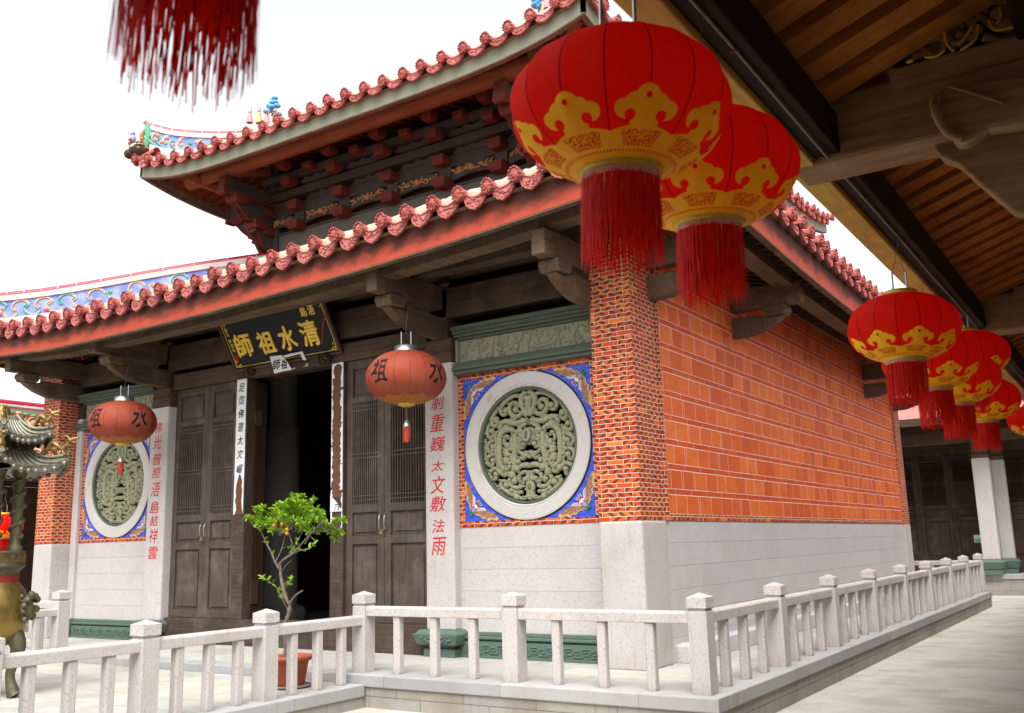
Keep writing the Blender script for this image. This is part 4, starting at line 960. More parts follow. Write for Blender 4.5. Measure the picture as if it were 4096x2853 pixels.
# ------------------------------------------------------------------ stone balustrades
def post_mesh():
    b = MB(); b.box(-.0935, .0935, -.0935, .0935, -.004, .735); b.box(-.084, .084, -.084, .084, .735, .757)
    b.frust((0, 0), (.098, .098), (.098, .098), .757, .858)
    b.add([(sx*.098, sy*.098, .858) for sx, sy in ((-1, -1), (1, -1), (1, 1), (-1, 1))]+[(0, 0, .90)], [(0, 1, 4), (1, 2, 4), (2, 3, 4), (3, 0, 4)]); return b
def bal_mesh():
    b = MB(); c = .014; w = .048
    b.prism([(-w, -w+c), (-w+c, -w), (w-c, -w), (w, -w+c), (w, w-c), (w-c, w), (-w+c, w), (-w, w-c)], lambda x, y, z: (x, y, z), -.002, .622); return b
PM, BMs = post_mesh(), bal_mesh()
_pm = _bm = None
def stone_copy(mb, cache, name, par, loc):
    o = cache.get('o')
    if o is None: o = mb.build(name, 'granite', None, .008); cache['o'] = o
    else: o = o.copy(); COL.objects.link(o); o.name = name
    o.parent = par; o.location = Vector(loc)-par.location; return o
pc, bc = {}, {}
def balustrade(label, pts, z, skip_first=False, skip_last=False):
    t = thing('stone_balustrade', label, 'balustrade', (pts[0][0], pts[0][1], z), 'granite balustrades round the terrace')
    for i, (x, y) in enumerate(pts):
        if (i == 0 and skip_first) or (i == len(pts)-1 and skip_last): continue
        stone_copy(PM, pc, 'post', t, (x, y, z))
    for (x0, y0), (x1, y1) in zip(pts, pts[1:]):
        d = Vector((x1-x0, y1-y0, 0)); L = d.length; d.normalize(); nr = Vector((-d.y, d.x, 0))
        b = MB(); prof = [(-.062, .622), (.062, .622), (.062, .712), (.044, .732), (-.044, .732), (-.062, .712)]
        b.prism(prof, lambda a, q, s: tuple(Vector((x0, y0, z+q))+nr*a+d*s), .09, L-.09); b.build('rail', 'granite', t, .006)
        for k in (1, 2, 3):
            p = Vector((x0, y0, z))+d*(L*k/4); stone_copy(BMs, bc, 'baluster', t, p)
    return t
FX = [1.155, -.9186, -3.003]; Yb = -1.25
balustrade('granite balustrade along the front terrace edge, below the large round window', [(FX[2], Yb), (FX[1], Yb), (FX[0], Yb)], 0)
balustrade('long granite balustrade beside the orange tile wall, running away along the walkway', [(FX[0], Yb+2.13*i) for i in range(9)], 0, True)
balustrade('short granite balustrade across the far end of the terrace, behind the long side one', [(FX[0], 15.79), (-.92, 15.79), (-3.0, 15.79), (-5.07, 15.79)], 0, True)
balustrade('lower granite balustrade of the front platform, running past the potted tree', [(FX[2], Yb), (FX[2], -2.73), (FX[2], -4.16), (FX[2], -5.6), (FX[2], -7.03)], -.1, True)
balustrade('granite balustrade in front of the left brick pillar, on the upper terrace', [(-9.081, Yb), (-11.15, Yb), (-13.24, Yb)], 0)
balustrade('granite balustrade on the far left side of the platform, behind the brass incense burner', [(-9.081, Yb), (-9.081, -2.73), (-9.081, -4.16), (-9.081, -5.6)], -.1, True)

# ------------------------------------------------------------------ lantern cloth
def lantern_cloth(name, red, red2, pattern, trans=.35):
    m, nt, b = newmat(name, .62, .25); u, v = uv(nt)
    P = pos(nt); n = noise(nt, P, 7, 4)
    base = mix(nt, n.step(.35, .75)*.5, red, red2)
    seam = ((u*16).fract()-.5).abs().gt(.478)
    weave = noise(nt, vec(nt, u*900, v*500), 1, 2)
    base = mix(nt, seam*.75, base, tuple(x*.3 for x in red2))
    if pattern == 'cloud':
        f = (u*8).fract()-.5; x = f*.235; y = v*.62
        ax_ = x.abs()
        def circ(cx, cy, r): return ((ax_-cx)*(ax_-cx)+(y-cy)*(y-cy)).lt(r*r)
        low = y.lt(.112-(ax_*ax_)*1.6)
        neck = ax_.lt(.048)*y.gt(.09)*y.lt(.172)
        cloud = circ(0, .193, .036).mx(circ(.034, .176, .031)).mx(circ(.066, .158, .030)).mx(neck)
        hole = circ(.050, .140, .0175).mx(circ(0, .196, .0095)).mx(circ(.092, .118, .010))
        yel = low.mx(cloud*(1-hole))
        fil = noise(nt, vec(nt, x*46, y*46), 1.0, 2, .5, 2.2); swirl = (fil-.5).abs().lt(.055)
        win = ax_.lt(.078-(.085-y).abs()*.25)*y.gt(.042)*y.lt(.096)*(1-swirl)
        dots = ((x*52).fract()-.5).abs().lt(.22)*(y-.026).abs().lt(.005)
        win = win.mx(dots)
        bw = mix(nt, noise(nt, P, 30, 3).step(.4, .8)*.4, (.98, .68, .012), (.90, .52, .008))
        yk = yel*(1-win*low); base = mix(nt, yel, base, bw); base = mix(nt, win*low, base, (.60, .06, .008))
    else:
        f = (u*10).fract()-.5; lowb = v.lt(.17)
        wv = (v-.17-.05*1.0+(f.abs()*.14)).lt(.0)*v.gt(.12)
        fil = noise(nt, vec(nt, u*60, v*16), 1.0, 2, .5, 2.0)
        y2 = (lowb.mx(wv))*(fil-.5).abs().gt(.035)
        base = mix(nt, y2*.85, base, (.50, .24, .02))
        base = mix(nt, noise(nt, P, 2.2, 4).step(.4, .7)*.4, base, (.36, .15, .11))
    setc(nt, b, base); wr = noise(nt, vec(nt, u*38+v*9, v*4.5), 1.0, 4, .6, .6); wr2 = noise(nt, vec(nt, u*13-v*5, v*3), 1.0, 3, .5, .8); bump(nt, b, wr*.6+wr2*.9+weave*.06, .012, .55)
    tr = nt.nodes.new('ShaderNodeBsdfTranslucent'); nt.links.new(base, tr.inputs[0])
    mx = nt.nodes.new('ShaderNodeMixShader'); mx.inputs[0].default_value = trans
    if pattern == 'cloud': nt.links.new((trans-yk*(trans-.34)).k, mx.inputs[0])
    nt.links.new(b.outputs[0], mx.inputs[1]); nt.links.new(tr.outputs[0], mx.inputs[2]); nt.links.new(mx.outputs[0], nt.nodes['Material Output'].inputs[0])
    M[name] = m
lantern_cloth('lantern_red', (.96, .032, .010), (.84, .014, .005), 'cloud', .76)
lantern_cloth('lantern_faded', (.36, .060, .025), (.29, .042, .022), 'plain', .25)

def body_profile(R_, H, rb, rtp, n=22):
    """outline from the bottom opening to the top one; oblate"""
    pr = []
    tb, tt = math.acos(min(1, rb/R_)), math.acos(min(1, rtp/R_))
    for i in range(n+1):
        a = -tb+(tb+tt)*i/n; c = math.cos(a); pr.append((R_*c**.86 if c > 0 else 0, H/2*math.sin(a)/math.sin(tb if a < 0 else tt)*abs(1)**1))
    return pr
def strands(mb, r, z0, ln, n, RR, w=.0042, swing=.02):
    for i in range(n):
        a = 2*math.pi*(i+RR.random()*.8)/n; l = ln*(RR.uniform(.84, 1.03) if RR.random() > .3 else RR.uniform(.4, .84)); rr = r*RR.uniform(.93, 1.03)
        p = Vector((rr*math.cos(a), rr*math.sin(a), z0)); dx = Vector((RR.uniform(-1, 1)*swing, RR.uniform(-1, 1)*swing, 0)); tn = Vector((-math.sin(a+RR.uniform(-.6, .6)), math.cos(a), 0))*w*RR.uniform(.6, 1.3)
        q = [p, p+Vector((0, 0, -l*.5))+dx*.25+p*.02, p+Vector((0, 0, -l))+dx]
        mb.add([q[0]-tn, q[0]+tn, q[1]-tn, q[1]+tn, q[2]-tn*.7, q[2]+tn*.7], [(0, 1, 3, 2), (2, 3, 5, 4)])
def red_lantern(D_=.67):
    R_ = D_/2; H = .405*D_/.67; rb, rtp = .118*D_/.7, .098*D_/.7
    t = bpy.data.objects.new('red_lantern', None); COL.objects.link(t)
    b = MB(); RR = random.Random(8)
    b.lathe(body_profile(R_, H, rb, rtp), (0, 0, 0), 96, uvfn=lambda a, q: (a, q), rfn=lambda a, z: 1-.034*abs(math.sin(8*a))**.8*(1-(z/(H*.62))**2 if abs(z) < H*.62 else 0)-.006*math.sin(3*a+z*9))
    b.build('lantern_cloth', 'lantern_red', t)
    b = MB(); b.lathe([(rtp+.012, H/2-.012), (rtp+.016, H/2+.012), (rtp+.004, H/2+.030), (rtp-.01, H/2+.030), (rtp-.012, H/2-.01)], (0, 0, 0), 32); b.build('top_cap', 'gold_band', t)
    b = MB(); b.lathe([(rb+.016, -H/2+.014), (rb+.014, -H/2-.008), (rb+.004, -H/2-.016), (rb-.008, -H/2-.012), (rb-.004, -H/2+.01)], (0, 0, 0), 32); b.build('bottom_ring', 'gold_band', t)
    b = MB(); b.lathe([(rb+.006, -H/2-.016), (rb+.005, -H/2-.034)], (0, 0, 0), 32); b.build('tassel_heading', 'pink_trim', t)
    b = MB(); strands(b, rb+.003, -H/2-.026, .285*D_/.7, 330, RR, .0016, .012); strands(b, rb-.006, -H/2-.026, .27*D_/.7, 150, RR, .0018, .012); b.build('tassel', 'tassel', t)
    b = MB(); strands(b, rb-.02, -H/2-.026, .23*D_/.7, 60, RR, .0024, .02); b.build('tassel_lining', 'tassel_shade', t)
    b = MB()
    for sg in (-1, 1): b.tube([(sg*.052, 0, H/2-.16), (sg*.052, 0, H/2+.165)], .0062, 8)
    b.build('rod', 'steel', t)
    b = MB(); b.tube(spline([(-.052, 0, H/2+.16), (-.03, 0, H/2+.20), (0, 0, H/2+.30), (.03, 0, H/2+.2), (.052, 0, H/2+.16)], 4), .0022, 5); b.tube([(0, 0, H/2+.295), (.02, 0, H/2+.42)], .0022, 5); b.build('hanging_wire', 'wire', t)
    return t
M['pink_trim'] = plain('pale_trim', (.62, .30, .24), .8, .2, .3, 40)
M['tassel_faded'] = plain('faded_tassel', (.42, .055, .025), .7, .2, .5, 40, c2=(.26, .03, .015))
proto = red_lantern()
LNT = [((3.555, -7.334, 2.668), (2, 2, 20), 'largest red and gold lantern, hanging in front of the brick corner pillar'),
       ((3.542, -6.61, 2.708), (1, 2, -8), 'big red lantern just behind the largest one, beside the orange tile wall'),
       ((3.605, -3.59, 2.640), (0, 2, 50), 'red lantern with a fully visible tassel, first of the far cluster, beside the tile wall'),
       ((3.56, -2.46, 2.605), (0, -1, 10), 'red lantern second in the far cluster, half hidden by the one before it'),
       ((3.575, -1.50, 2.602), (1, 1, 33), 'red lantern third in the far cluster, between the second and the small dark one'),
       ((3.53, .356, 2.639), (0, 1, 5), 'small red lantern hanging lowest in the far cluster, in front of the white column'),
       ((3.585, -.66, 2.915), (0, 0, 70), 'red lantern hung higher than its neighbours at the back of the far cluster'),
       ((3.54, 5.3, 2.90), (0, 0, 15), 'sunlit red lantern cut by the right edge of the picture'),
       ((3.54, -8.862, 2.592), (0, 2, 40), 'nearest red lantern at top left, only its ragged tassel in the picture')]
for i, (p, ro, lb) in enumerate(LNT):
    o = proto if i == 0 else copytree(proto); o.name = 'red_lantern'
    o.location = p; o.rotation_euler = tuple(rad(a) for a in ro); o.scale = (.92,)*3 if p[1] < -8 else (1, 1, 1); tag(o, lb, 'lantern', 'red lanterns hung along the gallery eave')
# faded lanterns under the hall's eave
def faded_lantern(name, label, p, R_, az0):
    t = thing(name, label, 'lantern', p, 'faded lanterns with black characters under the temple eave')
    H = R_*1.30; b = MB(); pr = body_profile(R_, H, R_*.20, R_*.30)
    pr = [(r_, z) for r_, z in pr]
    b.lathe(pr, p, 96, uvfn=lambda a, q: (a, q), rfn=lambda a, z: 1-.010*abs(math.sin(8*a))); b.build('lantern_cloth', 'lantern_faded', t)
    b = MB(); b.lathe([(R_*.29, H/2-.02), (R_*.29, H/2+.075), (R_*.26, H/2+.08), (R_*.25, H/2-.02)], p, 32); b.build('top_cap', 'steel', t)
    b = MB(); b.lathe([(R_*.22, -H/2+.01), (R_*.2, -H/2-.02), (R_*.12, -H/2-.035), (.0, -H/2-.035)], p, 24); b.build('bottom_cap', 'gold_band', t)
    b = MB()
    for sg in (-1, 1): b.tube([(p[0]+sg*.055, p[1]+.03*sg, p[2]+H/2-.02), (p[0]+sg*.055, p[1]+.03*sg, p[2]+H/2+.27)], .007, 6)
    b.build('rod', 'steel', t)
    b = MB(); b.tube([(p[0]-.055, p[1]-.03, p[2]+H/2+.22), (p[0], p[1], p[2]+H/2+.25), (p[0]+.055, p[1]+.03, p[2]+H/2+.22)], .003, 5)
    b.tube([(p[0], p[1], p[2]+H/2+.25), (p[0]-.01, p[1]+.02, p[2]+H/2+.42), (p[0], p[1]+.05, p[2]+H/2+.62)], .003, 5); b.build('hanging_wire', 'wire', t)
    b = MB(); b.tube([(p[0], p[1], p[2]-H/2-.03), (p[0], p[1], p[2]-H/2-.22)], .004, 5); b.build('cord', 'rope', t)
    b = MB(); b.lathe([(.0, -.20), (.03, -.215), (.038, -.27), (.045, -.29)], (p[0], p[1], p[2]-H/2), 12); b.build('tassel_bead', 'steel', t)
    b = MB(); b.lathe([(.045, -.285), (.05, -.31)], (p[0], p[1], p[2]-H/2), 12); RR = random.Random(2)
    q = MB(); strands(q, .042, -H/2-.29, .2, 46, RR, .006, .008); strands(q, .03, -H/2-.29, .19, 30, RR, .006, .008); b.add([(x+p[0], y+p[1], z+p[2]) for x, y, z in q.v], q.f); b.build('small_tassel', 'tassel_faded', t)
    b = MB()
    for ch, az in (('祖', az0[0]), ('水', az0[1])):
        def F_(x, z, d, az=az):
            zz = z+.035; a = az+x/R_; k = lerp(zz, [(q[1], q[0]) for q in pr]); k = k*(1-.010*abs(math.sin(8*a)))+.006; return (p[0]+k*math.cos(a), p[1]+k*math.sin(a), p[2]+zz)
        glyph(b, ch, R_*.50, R_*.58, F_, .06, 0, .006)
    b.build('lantern_character', 'ink', t)
faded_lantern('faded_lantern', 'faded orange lantern hanging in front of the right-hand door, small red tassel below', (-2.935, -.545, 3.50), .515, (rad(-92), rad(-1)))
faded_lantern('faded_lantern', 'faded orange lantern hanging before the left round window, red tassel below', (-8.72, -.62, 3.455), .515, (rad(-88), rad(-5)))

# ------------------------------------------------------------------ sign board and torn paper
SG = thing('sign_board', 'black name board with gilt characters tilted above the open doorway', 'sign', (-6.0, .28, 4.25))
TLc, BLc = Vector((-7.13, -.12, 4.955)), Vector((-7.13, .285, 4.245)); WD = 2.245
ev = (BLc-TLc); HT = ev.length; ev.normalize(); en = Vector((1, 0, 0)).cross(ev); en = en if en.y < 0 else -en
def sgn(a, q, d=0): return tuple(TLc+Vector((a, 0, 0))+ev*q+en*d)     # a across, q down, d outwards
b = MB(); b.prism([(0, 0), (WD, 0), (WD, HT), (0, HT)], sgn, -.03, 0); b.build('board', 'board', SG)
b = MB(); fw_ = .035
for a0, a1, q0, q1 in ((-fw_, WD+fw_, -fw_, 0), (-fw_, WD+fw_, HT, HT+fw_), (-fw_, 0, 0, HT), (WD, WD+fw_, 0, HT)): b.prism([(a0, q0), (a1, q0), (a1, q1), (a0, q1)], sgn, -.035, .02)
b.build('frame', 'wood_lint', SG, .006)
b = MB()
for a0, a1, q0, q1 in ((.03, WD-.03, .028, .036), (.03, WD-.03, HT-.036, HT-.028), (.03, .038, .03, HT-.03), (WD-.038, WD-.03, .03, HT-.03)): b.prism([(a0, q0), (a1, q0), (a1, q1), (a0, q1)], sgn, 0, .004)
RR = random.Random(6)
for ca, cq, sa, sq_ in ((.03, HT-.03, 1, -1), (WD-.03, HT-.03, -1, -1), (.03, .03, 1, 1), (WD-.03, .03, -1, 1)):
    for i in range(40):
        a, q = RR.random()**1.5*.15, RR.random()**1.5*.15
        if a+q < .16: b.ball(sgn(ca+sa*a, cq+sq_*q, .003), .010, 5, 3)
b.build('gilt_border', 'gold', SG)
b = MB()
for ch, u, v_, w, h in (('師', .165, .55, .35, .37), ('祖', .385, .58, .33, .35), ('水', .592, .575, .33, .38), ('清', .80, .565, .34, .39)):
    glyph(b, ch, w, h, lambda x, z, d, u=u, v_=v_: sgn(WD*u+x, HT*v_-z, d), 0, .016, .010)
for ch, u, v_ in (('島', .815, .16), ('浯', .885, .155)): glyph(b, ch, .125, .145, lambda x, z, d, u=u, v_=v_: sgn(WD*u+x, HT*v_-z, d), 0, .010, .003)
for k, ch in enumerate('縣長陳福海'): glyph(b, ch, .06, .062, lambda x, z, d, k=k: sgn(WD*.046+x, HT*(.20+.095*k+(.03 if k > 1 else 0))-z, d), 0, .004, 0)
b.build('gilt_lettering', 'gold', SG)
b = MB()
for k, ch in enumerate('敬題'): glyph(b, ch, .055, .06, lambda x, z, d, k=k: sgn(WD*.046+x, HT*(.74+.085*k)-z, d), 0, .004, 0)
b.build('red_seal_lettering', 'red_paint', SG)
b = MB(); b.prism([(WD*.872, HT*.80), (WD*.884, HT*.815), (WD*.955, HT*.44), (WD*1.005, HT*.30), (WD*1.0, HT*.26), (WD*.945, HT*.42)], sgn, .004, .012);
M['ribbon_dull'] = plain('dull_red_ribbon', (.25, .03, .02), .7, .2, .3, 20)
b.build('red_ribbon', 'ribbon_dull', SG)
for a_ in (.0, .47, 1.0):
    b = MB(); RR = random.Random(int(a_*10))
    for i in range(9): b.ball(sgn(WD*a_+RR.uniform(-.09, .09), -.03+RR.uniform(-.05, .03), .02+RR.uniform(-.02, .05)), RR.uniform(.03, .05), 7, 5)
    b.build('carved_fixing', 'wood_lint', SG)
for a_ in (.13, .87):
    b = MB(); RR = random.Random(int(a_*10))
    b.ball((-7.13+WD*a_, .28, 4.17), (.11, .08, .08), 10, 7)
    for i in range(8): b.ball((-7.13+WD*a_+RR.uniform(-.09, .09), .22+RR.uniform(-.03, .03), 4.15+RR.uniform(-.06, .05)), .035, 6, 4)
    b.build('carved_foot', 'wood_dark', SG)
def ragged(pts, amp, RR, n=5):
    out = []
    for (a, c), (d, e) in zip(pts, pts[1:]+pts[:1]):
        for k in range(n): t = k/n; out.append((a+(d-a)*t+RR.uniform(-amp, amp)*(k > 0), c+(e-c)*t+RR.uniform(-amp, amp)*(k > 0)))
    return out
RR = random.Random(21)
PN = thing('torn_paper', 'torn white paper with two black characters hanging over the lower edge of the name board', 'paper', (-6.0, .17, 4.05))
b = MB(); b.prism([(-6.244, 4.323), (-5.995, 4.311), (-5.90, 4.24), (-5.83, 4.15), (-5.752, 4.054), (-5.94, 4.056), (-6.132, 4.042)], lambda a, q, d: (a, d, q), .166, .17); b.build('sheet', 'paper', PN)
b = MB(); b.prism(ragged([(-5.961, 4.300), (-5.544, 4.313), (-5.464, 4.167), (-5.521, 4.172), (-5.584, 4.275), (-5.909, 4.262)], .006, RR), lambda a, q, d: (a, d, q), .168, .172); b.build('torn_strip', 'paper', PN)
b = MB(); glyph(b, '師', .15, .16, lambda x, z, d: (-6.09+x, .1635, 4.175+z), .1, 0, .003); glyph(b, '祖', .13, .15, lambda x, z, d: (-5.92+x, .1635, 4.165+z), .1, 0, .003); b.build('ink_characters', 'ink', PN)
for x_, z_, s_ in ((-5.905, 4.112, .03), (-5.646, 4.124, .035), (-5.62, 4.15, .02)):
    b = MB(); b.prism(ragged([(x_-s_*1.4, z_-s_*.4), (x_+s_*1.4, z_), (x_+s_, z_+s_*.6)], .008, RR, 3), lambda a, q, d: (a, d, q), .332, .338); b.build('paper_scrap', 'paper', PN)
# vertical couplet papers
CP = thing('couplet_paper', 'long white paper strip with black characters left of the door opening, torn at foot', 'paper', (-7.07, .36, 1.95))
x0, x1 = -7.188, -6.962
b = MB(); b.prism([(x0, 4.09), (x1, 4.09)]+[(x1-RR.uniform(0, .012), 4.09-.24*k) for k in range(1, 9)]+[(x1-.01, 1.97)]+[(x1-.045+RR.uniform(-.02, .02), 1.97+.07*k) for k in range(1, 7)]+[(x1-.04, 2.46), (-7.04, 2.56), (-7.08, 2.585), (-7.11, 2.50), (-7.14, 2.42)]+[(x0+.045+RR.uniform(-.02, .015), 2.38-.07*k) for k in range(0, 6)]+[(x0+.015, 1.95), (x0, 1.96)], lambda a, q, d: (a, d, q), .352, .356); b.build('sheet', 'paper', CP)
b = MB(); b.box(x0+.012, x1-.012, .3565, .359, 1.96, 2.6); b.build('bared_board', 'tape', CP)
b = MB()
for ch, z_ in zip('足霑佛恩太文巗', (3.954, 3.75, 3.538, 3.319, 3.111, 2.894, 2.662)):
    glyph(b, ch, .125, .135, lambda x, z, d: (-7.072+x, .3495, z_+z), .16, 0, .0004 if ch in '巗霑' else .0015)
b.build('ink_characters', 'ink', CP)
CP2 = thing('couplet_paper', 'mostly torn-off paper strip on the jamb right of the opening, brown board showing', 'paper', (-4.97, .36, 1.91))
x0, x1 = -5.105, -4.88
b = MB(); b.box(x0+.01, x1-.01, .357, .3585, 2.12, 4.09); b.build('bared_board', 'tape', CP2)
for xa, sg in ((x0, 1), (x1, -1)):
    k = 0; z = 4.09
    while z > 2.0:
        ln = RR.uniform(.22, .6); n = max(4, int(ln/.035)); w0 = RR.uniform(.022, .05)
        inner = [(xa+sg*max(.006, w0+RR.uniform(-.022, .016)), z-ln*i/n) for i in range(n+1)]
        b = MB(); b.prism([(xa, z)]+inner+[(xa, z-ln)], lambda a, q, d: (a, d, q), .350, .355); b.build('paper_shred', 'paper', CP2); z -= ln+RR.uniform(.0, .05)
b = MB(); b.prism(ragged([(x0, 4.09), (x1, 4.09), (x1-.03, 4.05), (-4.99, 4.075), (x0+.03, 4.04)], .008, RR, 4), lambda a, q, d: (a, d, q), .349, .3495); b.build('paper_shred', 'paper', CP2)
b = MB(); b.prism([(x0, 2.16), (x0+.06, 2.10), (-4.95, 2.02), (x1, 1.915), (x0, 1.918)], lambda a, q, d: (a, d, q), .343, .3485); b.build('sheet', 'paper', CP2)
b = MB(); glyph(b, '乃', .10, .09, lambda x, z, d: (-4.975+x, .3415, 1.975+z), .1, 0, .002); b.build('ink_characters', 'ink', CP2)
# ------------------------------------------------------------------ potted tree
def leafmat(name, c, c2):
    m, nt, b = newmat(name, .5, .35); P = pos(nt); n = white(nt, scl(nt, P, (31, 31, 31)))
    n2 = noise(nt, P, 11, 2); base = mix(nt, n2.step(.3, .7), c, c2); setc(nt, b, base)
    tr = nt.nodes.new('ShaderNodeBsdfTranslucent'); nt.links.new(base, tr.inputs[0]); mx = nt.nodes.new('ShaderNodeMixShader'); mx.inputs[0].default_value = .35
    nt.links.new(b.outputs[0], mx.inputs[1]); nt.links.new(tr.outputs[0], mx.inputs[2]); nt.links.new(mx.outputs[0], nt.nodes['Material Output'].inputs[0]); M[name] = m
leafmat('leaf_green', (.15, .32, .016), (.33, .50, .03)); leafmat('leaf_dark', (.035, .11, .018), (.07, .18, .025))
M['bark'] = plain('grey_bark', (.20, .17, .145), .9, .1, .75, 26, .02, c2=(.065, .05, .042))
M['terracotta'] = plain('terracotta', (.36, .095, .042), .75, .25, .4, 6, .004, c2=(.24, .06, .03))
M['orange'] = plain('orange_fruit', (.70, .21, .02), .45, .4, .2, 20)
M['soil'] = plain('soil', (.05, .035, .025), .95, .1, .4, 20, .01)
def leaf(mb, p, d, ln, w, roll):
    d = Vector(d).normalized(); x = d.cross(Vector((0, 0, 1))); x = x.normalized() if x.length > .05 else Vector((1, 0, 0)); n = x.cross(d)
    x = x*math.cos(roll)+n*math.sin(roll); n = x.cross(d); p = Vector(p)
    P = [p, p+d*ln*.35+x*w*.5+n*w*.14, p+d*ln*.72+x*w*.40+n*w*.06, p+d*ln-n*ln*.12, p+d*ln*.72-x*w*.40+n*w*.06, p+d*ln*.35-x*w*.5+n*w*.14, p+d*ln*.5-n*.004]
    mb.add(P, [(0, 1, 6), (1, 2, 6), (2, 3, 6), (3, 4, 6), (4, 5, 6), (5, 0, 6)], sm=True)
def twig_leaves(mb, tb, path, RR, n, ln=.075, spread=1.0):
    P = spline(path, 4)
    for k in range(n):
        f = (.25+.75*(k+RR.random())/n)*(len(P)-1); i = min(int(f), len(P)-2); p = P[i].lerp(P[i+1], f-i); t = (P[i+1]-P[i]).normalized()
        for _ in range(2):
            d = t*.7+Vector((RR.uniform(-1, 1), RR.uniform(-1, 1), RR.uniform(-.35, .9)))*spread
            leaf(mb, p, d, ln*RR.uniform(.6, 1.15), ln*RR.uniform(.34, .5), RR.uniform(-.9, .9))
PY = -1.97
TREE = thing('potted_tree', 'small leafy kumquat tree with a few orange fruits in a terracotta pot behind the balustrade', 'potted tree', (-3.46, PY, -.1))
RR = random.Random(31)
b = MB(); b.lathe([(.0, .0), (.15, .0), (.165, .02), (.205, .25), (.212, .255), (.235, .262), (.242, .30), (.232, .315), (.21, .312), (.20, .29), (.2, .27), (0, .26)], (-3.44, PY, -.075), 36); pot = b.build('pot', 'terracotta', TREE)
b = MB(); b.lathe([(0, 0), (.20, 0), (.235, .03), (.225, .032), (.19, .012), (0, .012)], (-3.44, PY, -.098), 32); b.build('saucer', 'kerb', pot)
b = MB(); b.lathe([(.2, .225), (.1, .235), (0, .24)], (-3.44, PY, -.075), 20); b.build('soil', 'soil', pot)
def v3(p, y=PY, k=0): return Vector((p[0], y+k, p[1]))
tr = [(-3.531, .12), (-3.522, .283), (-3.518, .397), (-3.528, .562), (-3.502, .639), (-3.468, .768), (-3.508, .844), (-3.568, .973), (-3.618, 1.077), (-3.63, 1.169), (-3.623, 1.248)]
b = MB(); sp = spline([v3(p, PY+.01*math.sin(i*1.7)) for i, p in enumerate(tr)], 4)
b.tube(sp, [.026-.010*i/len(sp)+.003*math.sin(i*2.1) for i in range(len(sp))], 9)
BR = {'stub': ([(-3.478, .78), (-3.414, .845), (-3.341, .897), (-3.241, .942)], .016, .008, -.02),
      'left': ([(-3.63, 1.169), (-3.701, 1.262), (-3.752, 1.368), (-3.834, 1.49), (-3.907, 1.613), (-4.02, 1.69), (-4.09, 1.75)], .014, .004, -.08),
      'two': ([(-3.701, 1.262), (-3.656, 1.393), (-3.642, 1.552), (-3.685, 1.686), (-3.63, 1.85)], .009, .003, .15),
      'right': ([(-3.623, 1.248), (-3.539, 1.292), (-3.39, 1.349), (-3.243, 1.45), (-3.08, 1.562), (-2.92, 1.66), (-2.82, 1.70)], .016, .004, -.10),
      'right2': ([(-3.39, 1.349), (-3.279, 1.379), (-3.077, 1.395), (-2.97, 1.444), (-2.881, 1.506)], .008, .003, -.18),
      'mid': ([(-3.539, 1.292), (-3.429, 1.441), (-3.358, 1.57), (-3.249, 1.724), (-3.24, 1.9)], .009, .003, .12),
      'mid2': ([(-3.429, 1.441), (-3.47, 1.6), (-3.45, 1.75), (-3.52, 1.92)], .007, .003, -.1),
      'mid3': ([(-3.243, 1.45), (-3.15, 1.6), (-3.12, 1.78), (-3.28, 1.93)], .007, .003, .1),
      'twig': ([(-3.592, 1.149), (-3.518, 1.22), (-3.416, 1.274)], .007, .003, -.03),
      'low': ([(-3.495, .729), (-3.564, .844), (-3.644, .973), (-3.761, 1.052), (-3.84, 1.091)], .005, .002, -.07),
      'low2': ([(-3.567, .96), (-3.474, .999), (-3.392, 1.064)], .004, .002, -.06),
      'low3': ([(-3.50, .80), (-3.58, .90), (-3.60, 1.0)], .004, .002, .04)}
for k, (pts, r0, r1, dy) in BR.items():
    n = len(pts); b.tube(spline([v3(p, PY, dy*i/(n-1)) for i, p in enumerate(pts)], 4), [r0+(r1-r0)*i/(4*(n-1)) for i in range(4*(n-1)+1)], 6)
lv = MB()
tips = [(-3.654, 2.0), (-3.60, 1.93), (-3.314, 1.975), (-3.25, 1.92), (-3.832, 1.845), (-3.70, 1.86), (-3.017, 1.775), (-3.05, 1.70), (-4.09, 1.765), (-4.05, 1.74), (-3.95, 1.70), (-2.80, 1.69), (-2.85, 1.70), (-2.93, 1.62), (-3.488, 1.86), (-3.42, 1.80), (-3.15, 1.84), (-3.86, 1.66), (-3.78, 1.74), (-3.58, 1.76), (-3.35, 1.72), (-3.20, 1.70), (-2.95, 1.50), (-2.90, 1.56), (-3.52, 1.68), (-3.66, 1.63), (-3.40, 1.64), (-3.27, 1.60), (-3.10, 1.64), (-3.46, 1.93), (-3.74, 1.93)]
for _ in range(26):
    a_, r_ = RR.uniform(0, 6.28), RR.random()**.5; tips.append((-3.46+.55*r_*math.cos(a_), 1.76+.19*r_*math.sin(a_)))
src_ = [v3((-3.78, 1.45)), v3((-3.64, 1.55)), v3((-3.36, 1.57)), v3((-3.10, 1.56)), v3((-3.24, 1.45)), v3((-3.45, 1.62)), v3((-2.95, 1.62)), v3((-3.95, 1.63))]
for x, z in tips:
    q = Vector((x, PY+RR.uniform(-.22, .22), z)); s = min(src_, key=lambda a: (a-q).length); mid = s.lerp(q, .55)+Vector((RR.uniform(-.04, .04), RR.uniform(-.04, .04), RR.uniform(-.02, .05)))
    b.tube([s, mid, q], [.005, .0035, .002], 5); twig_leaves(lv, None, [s.lerp(mid, .6), mid, q, q+(q-mid)*.10], RR, 25, .068)
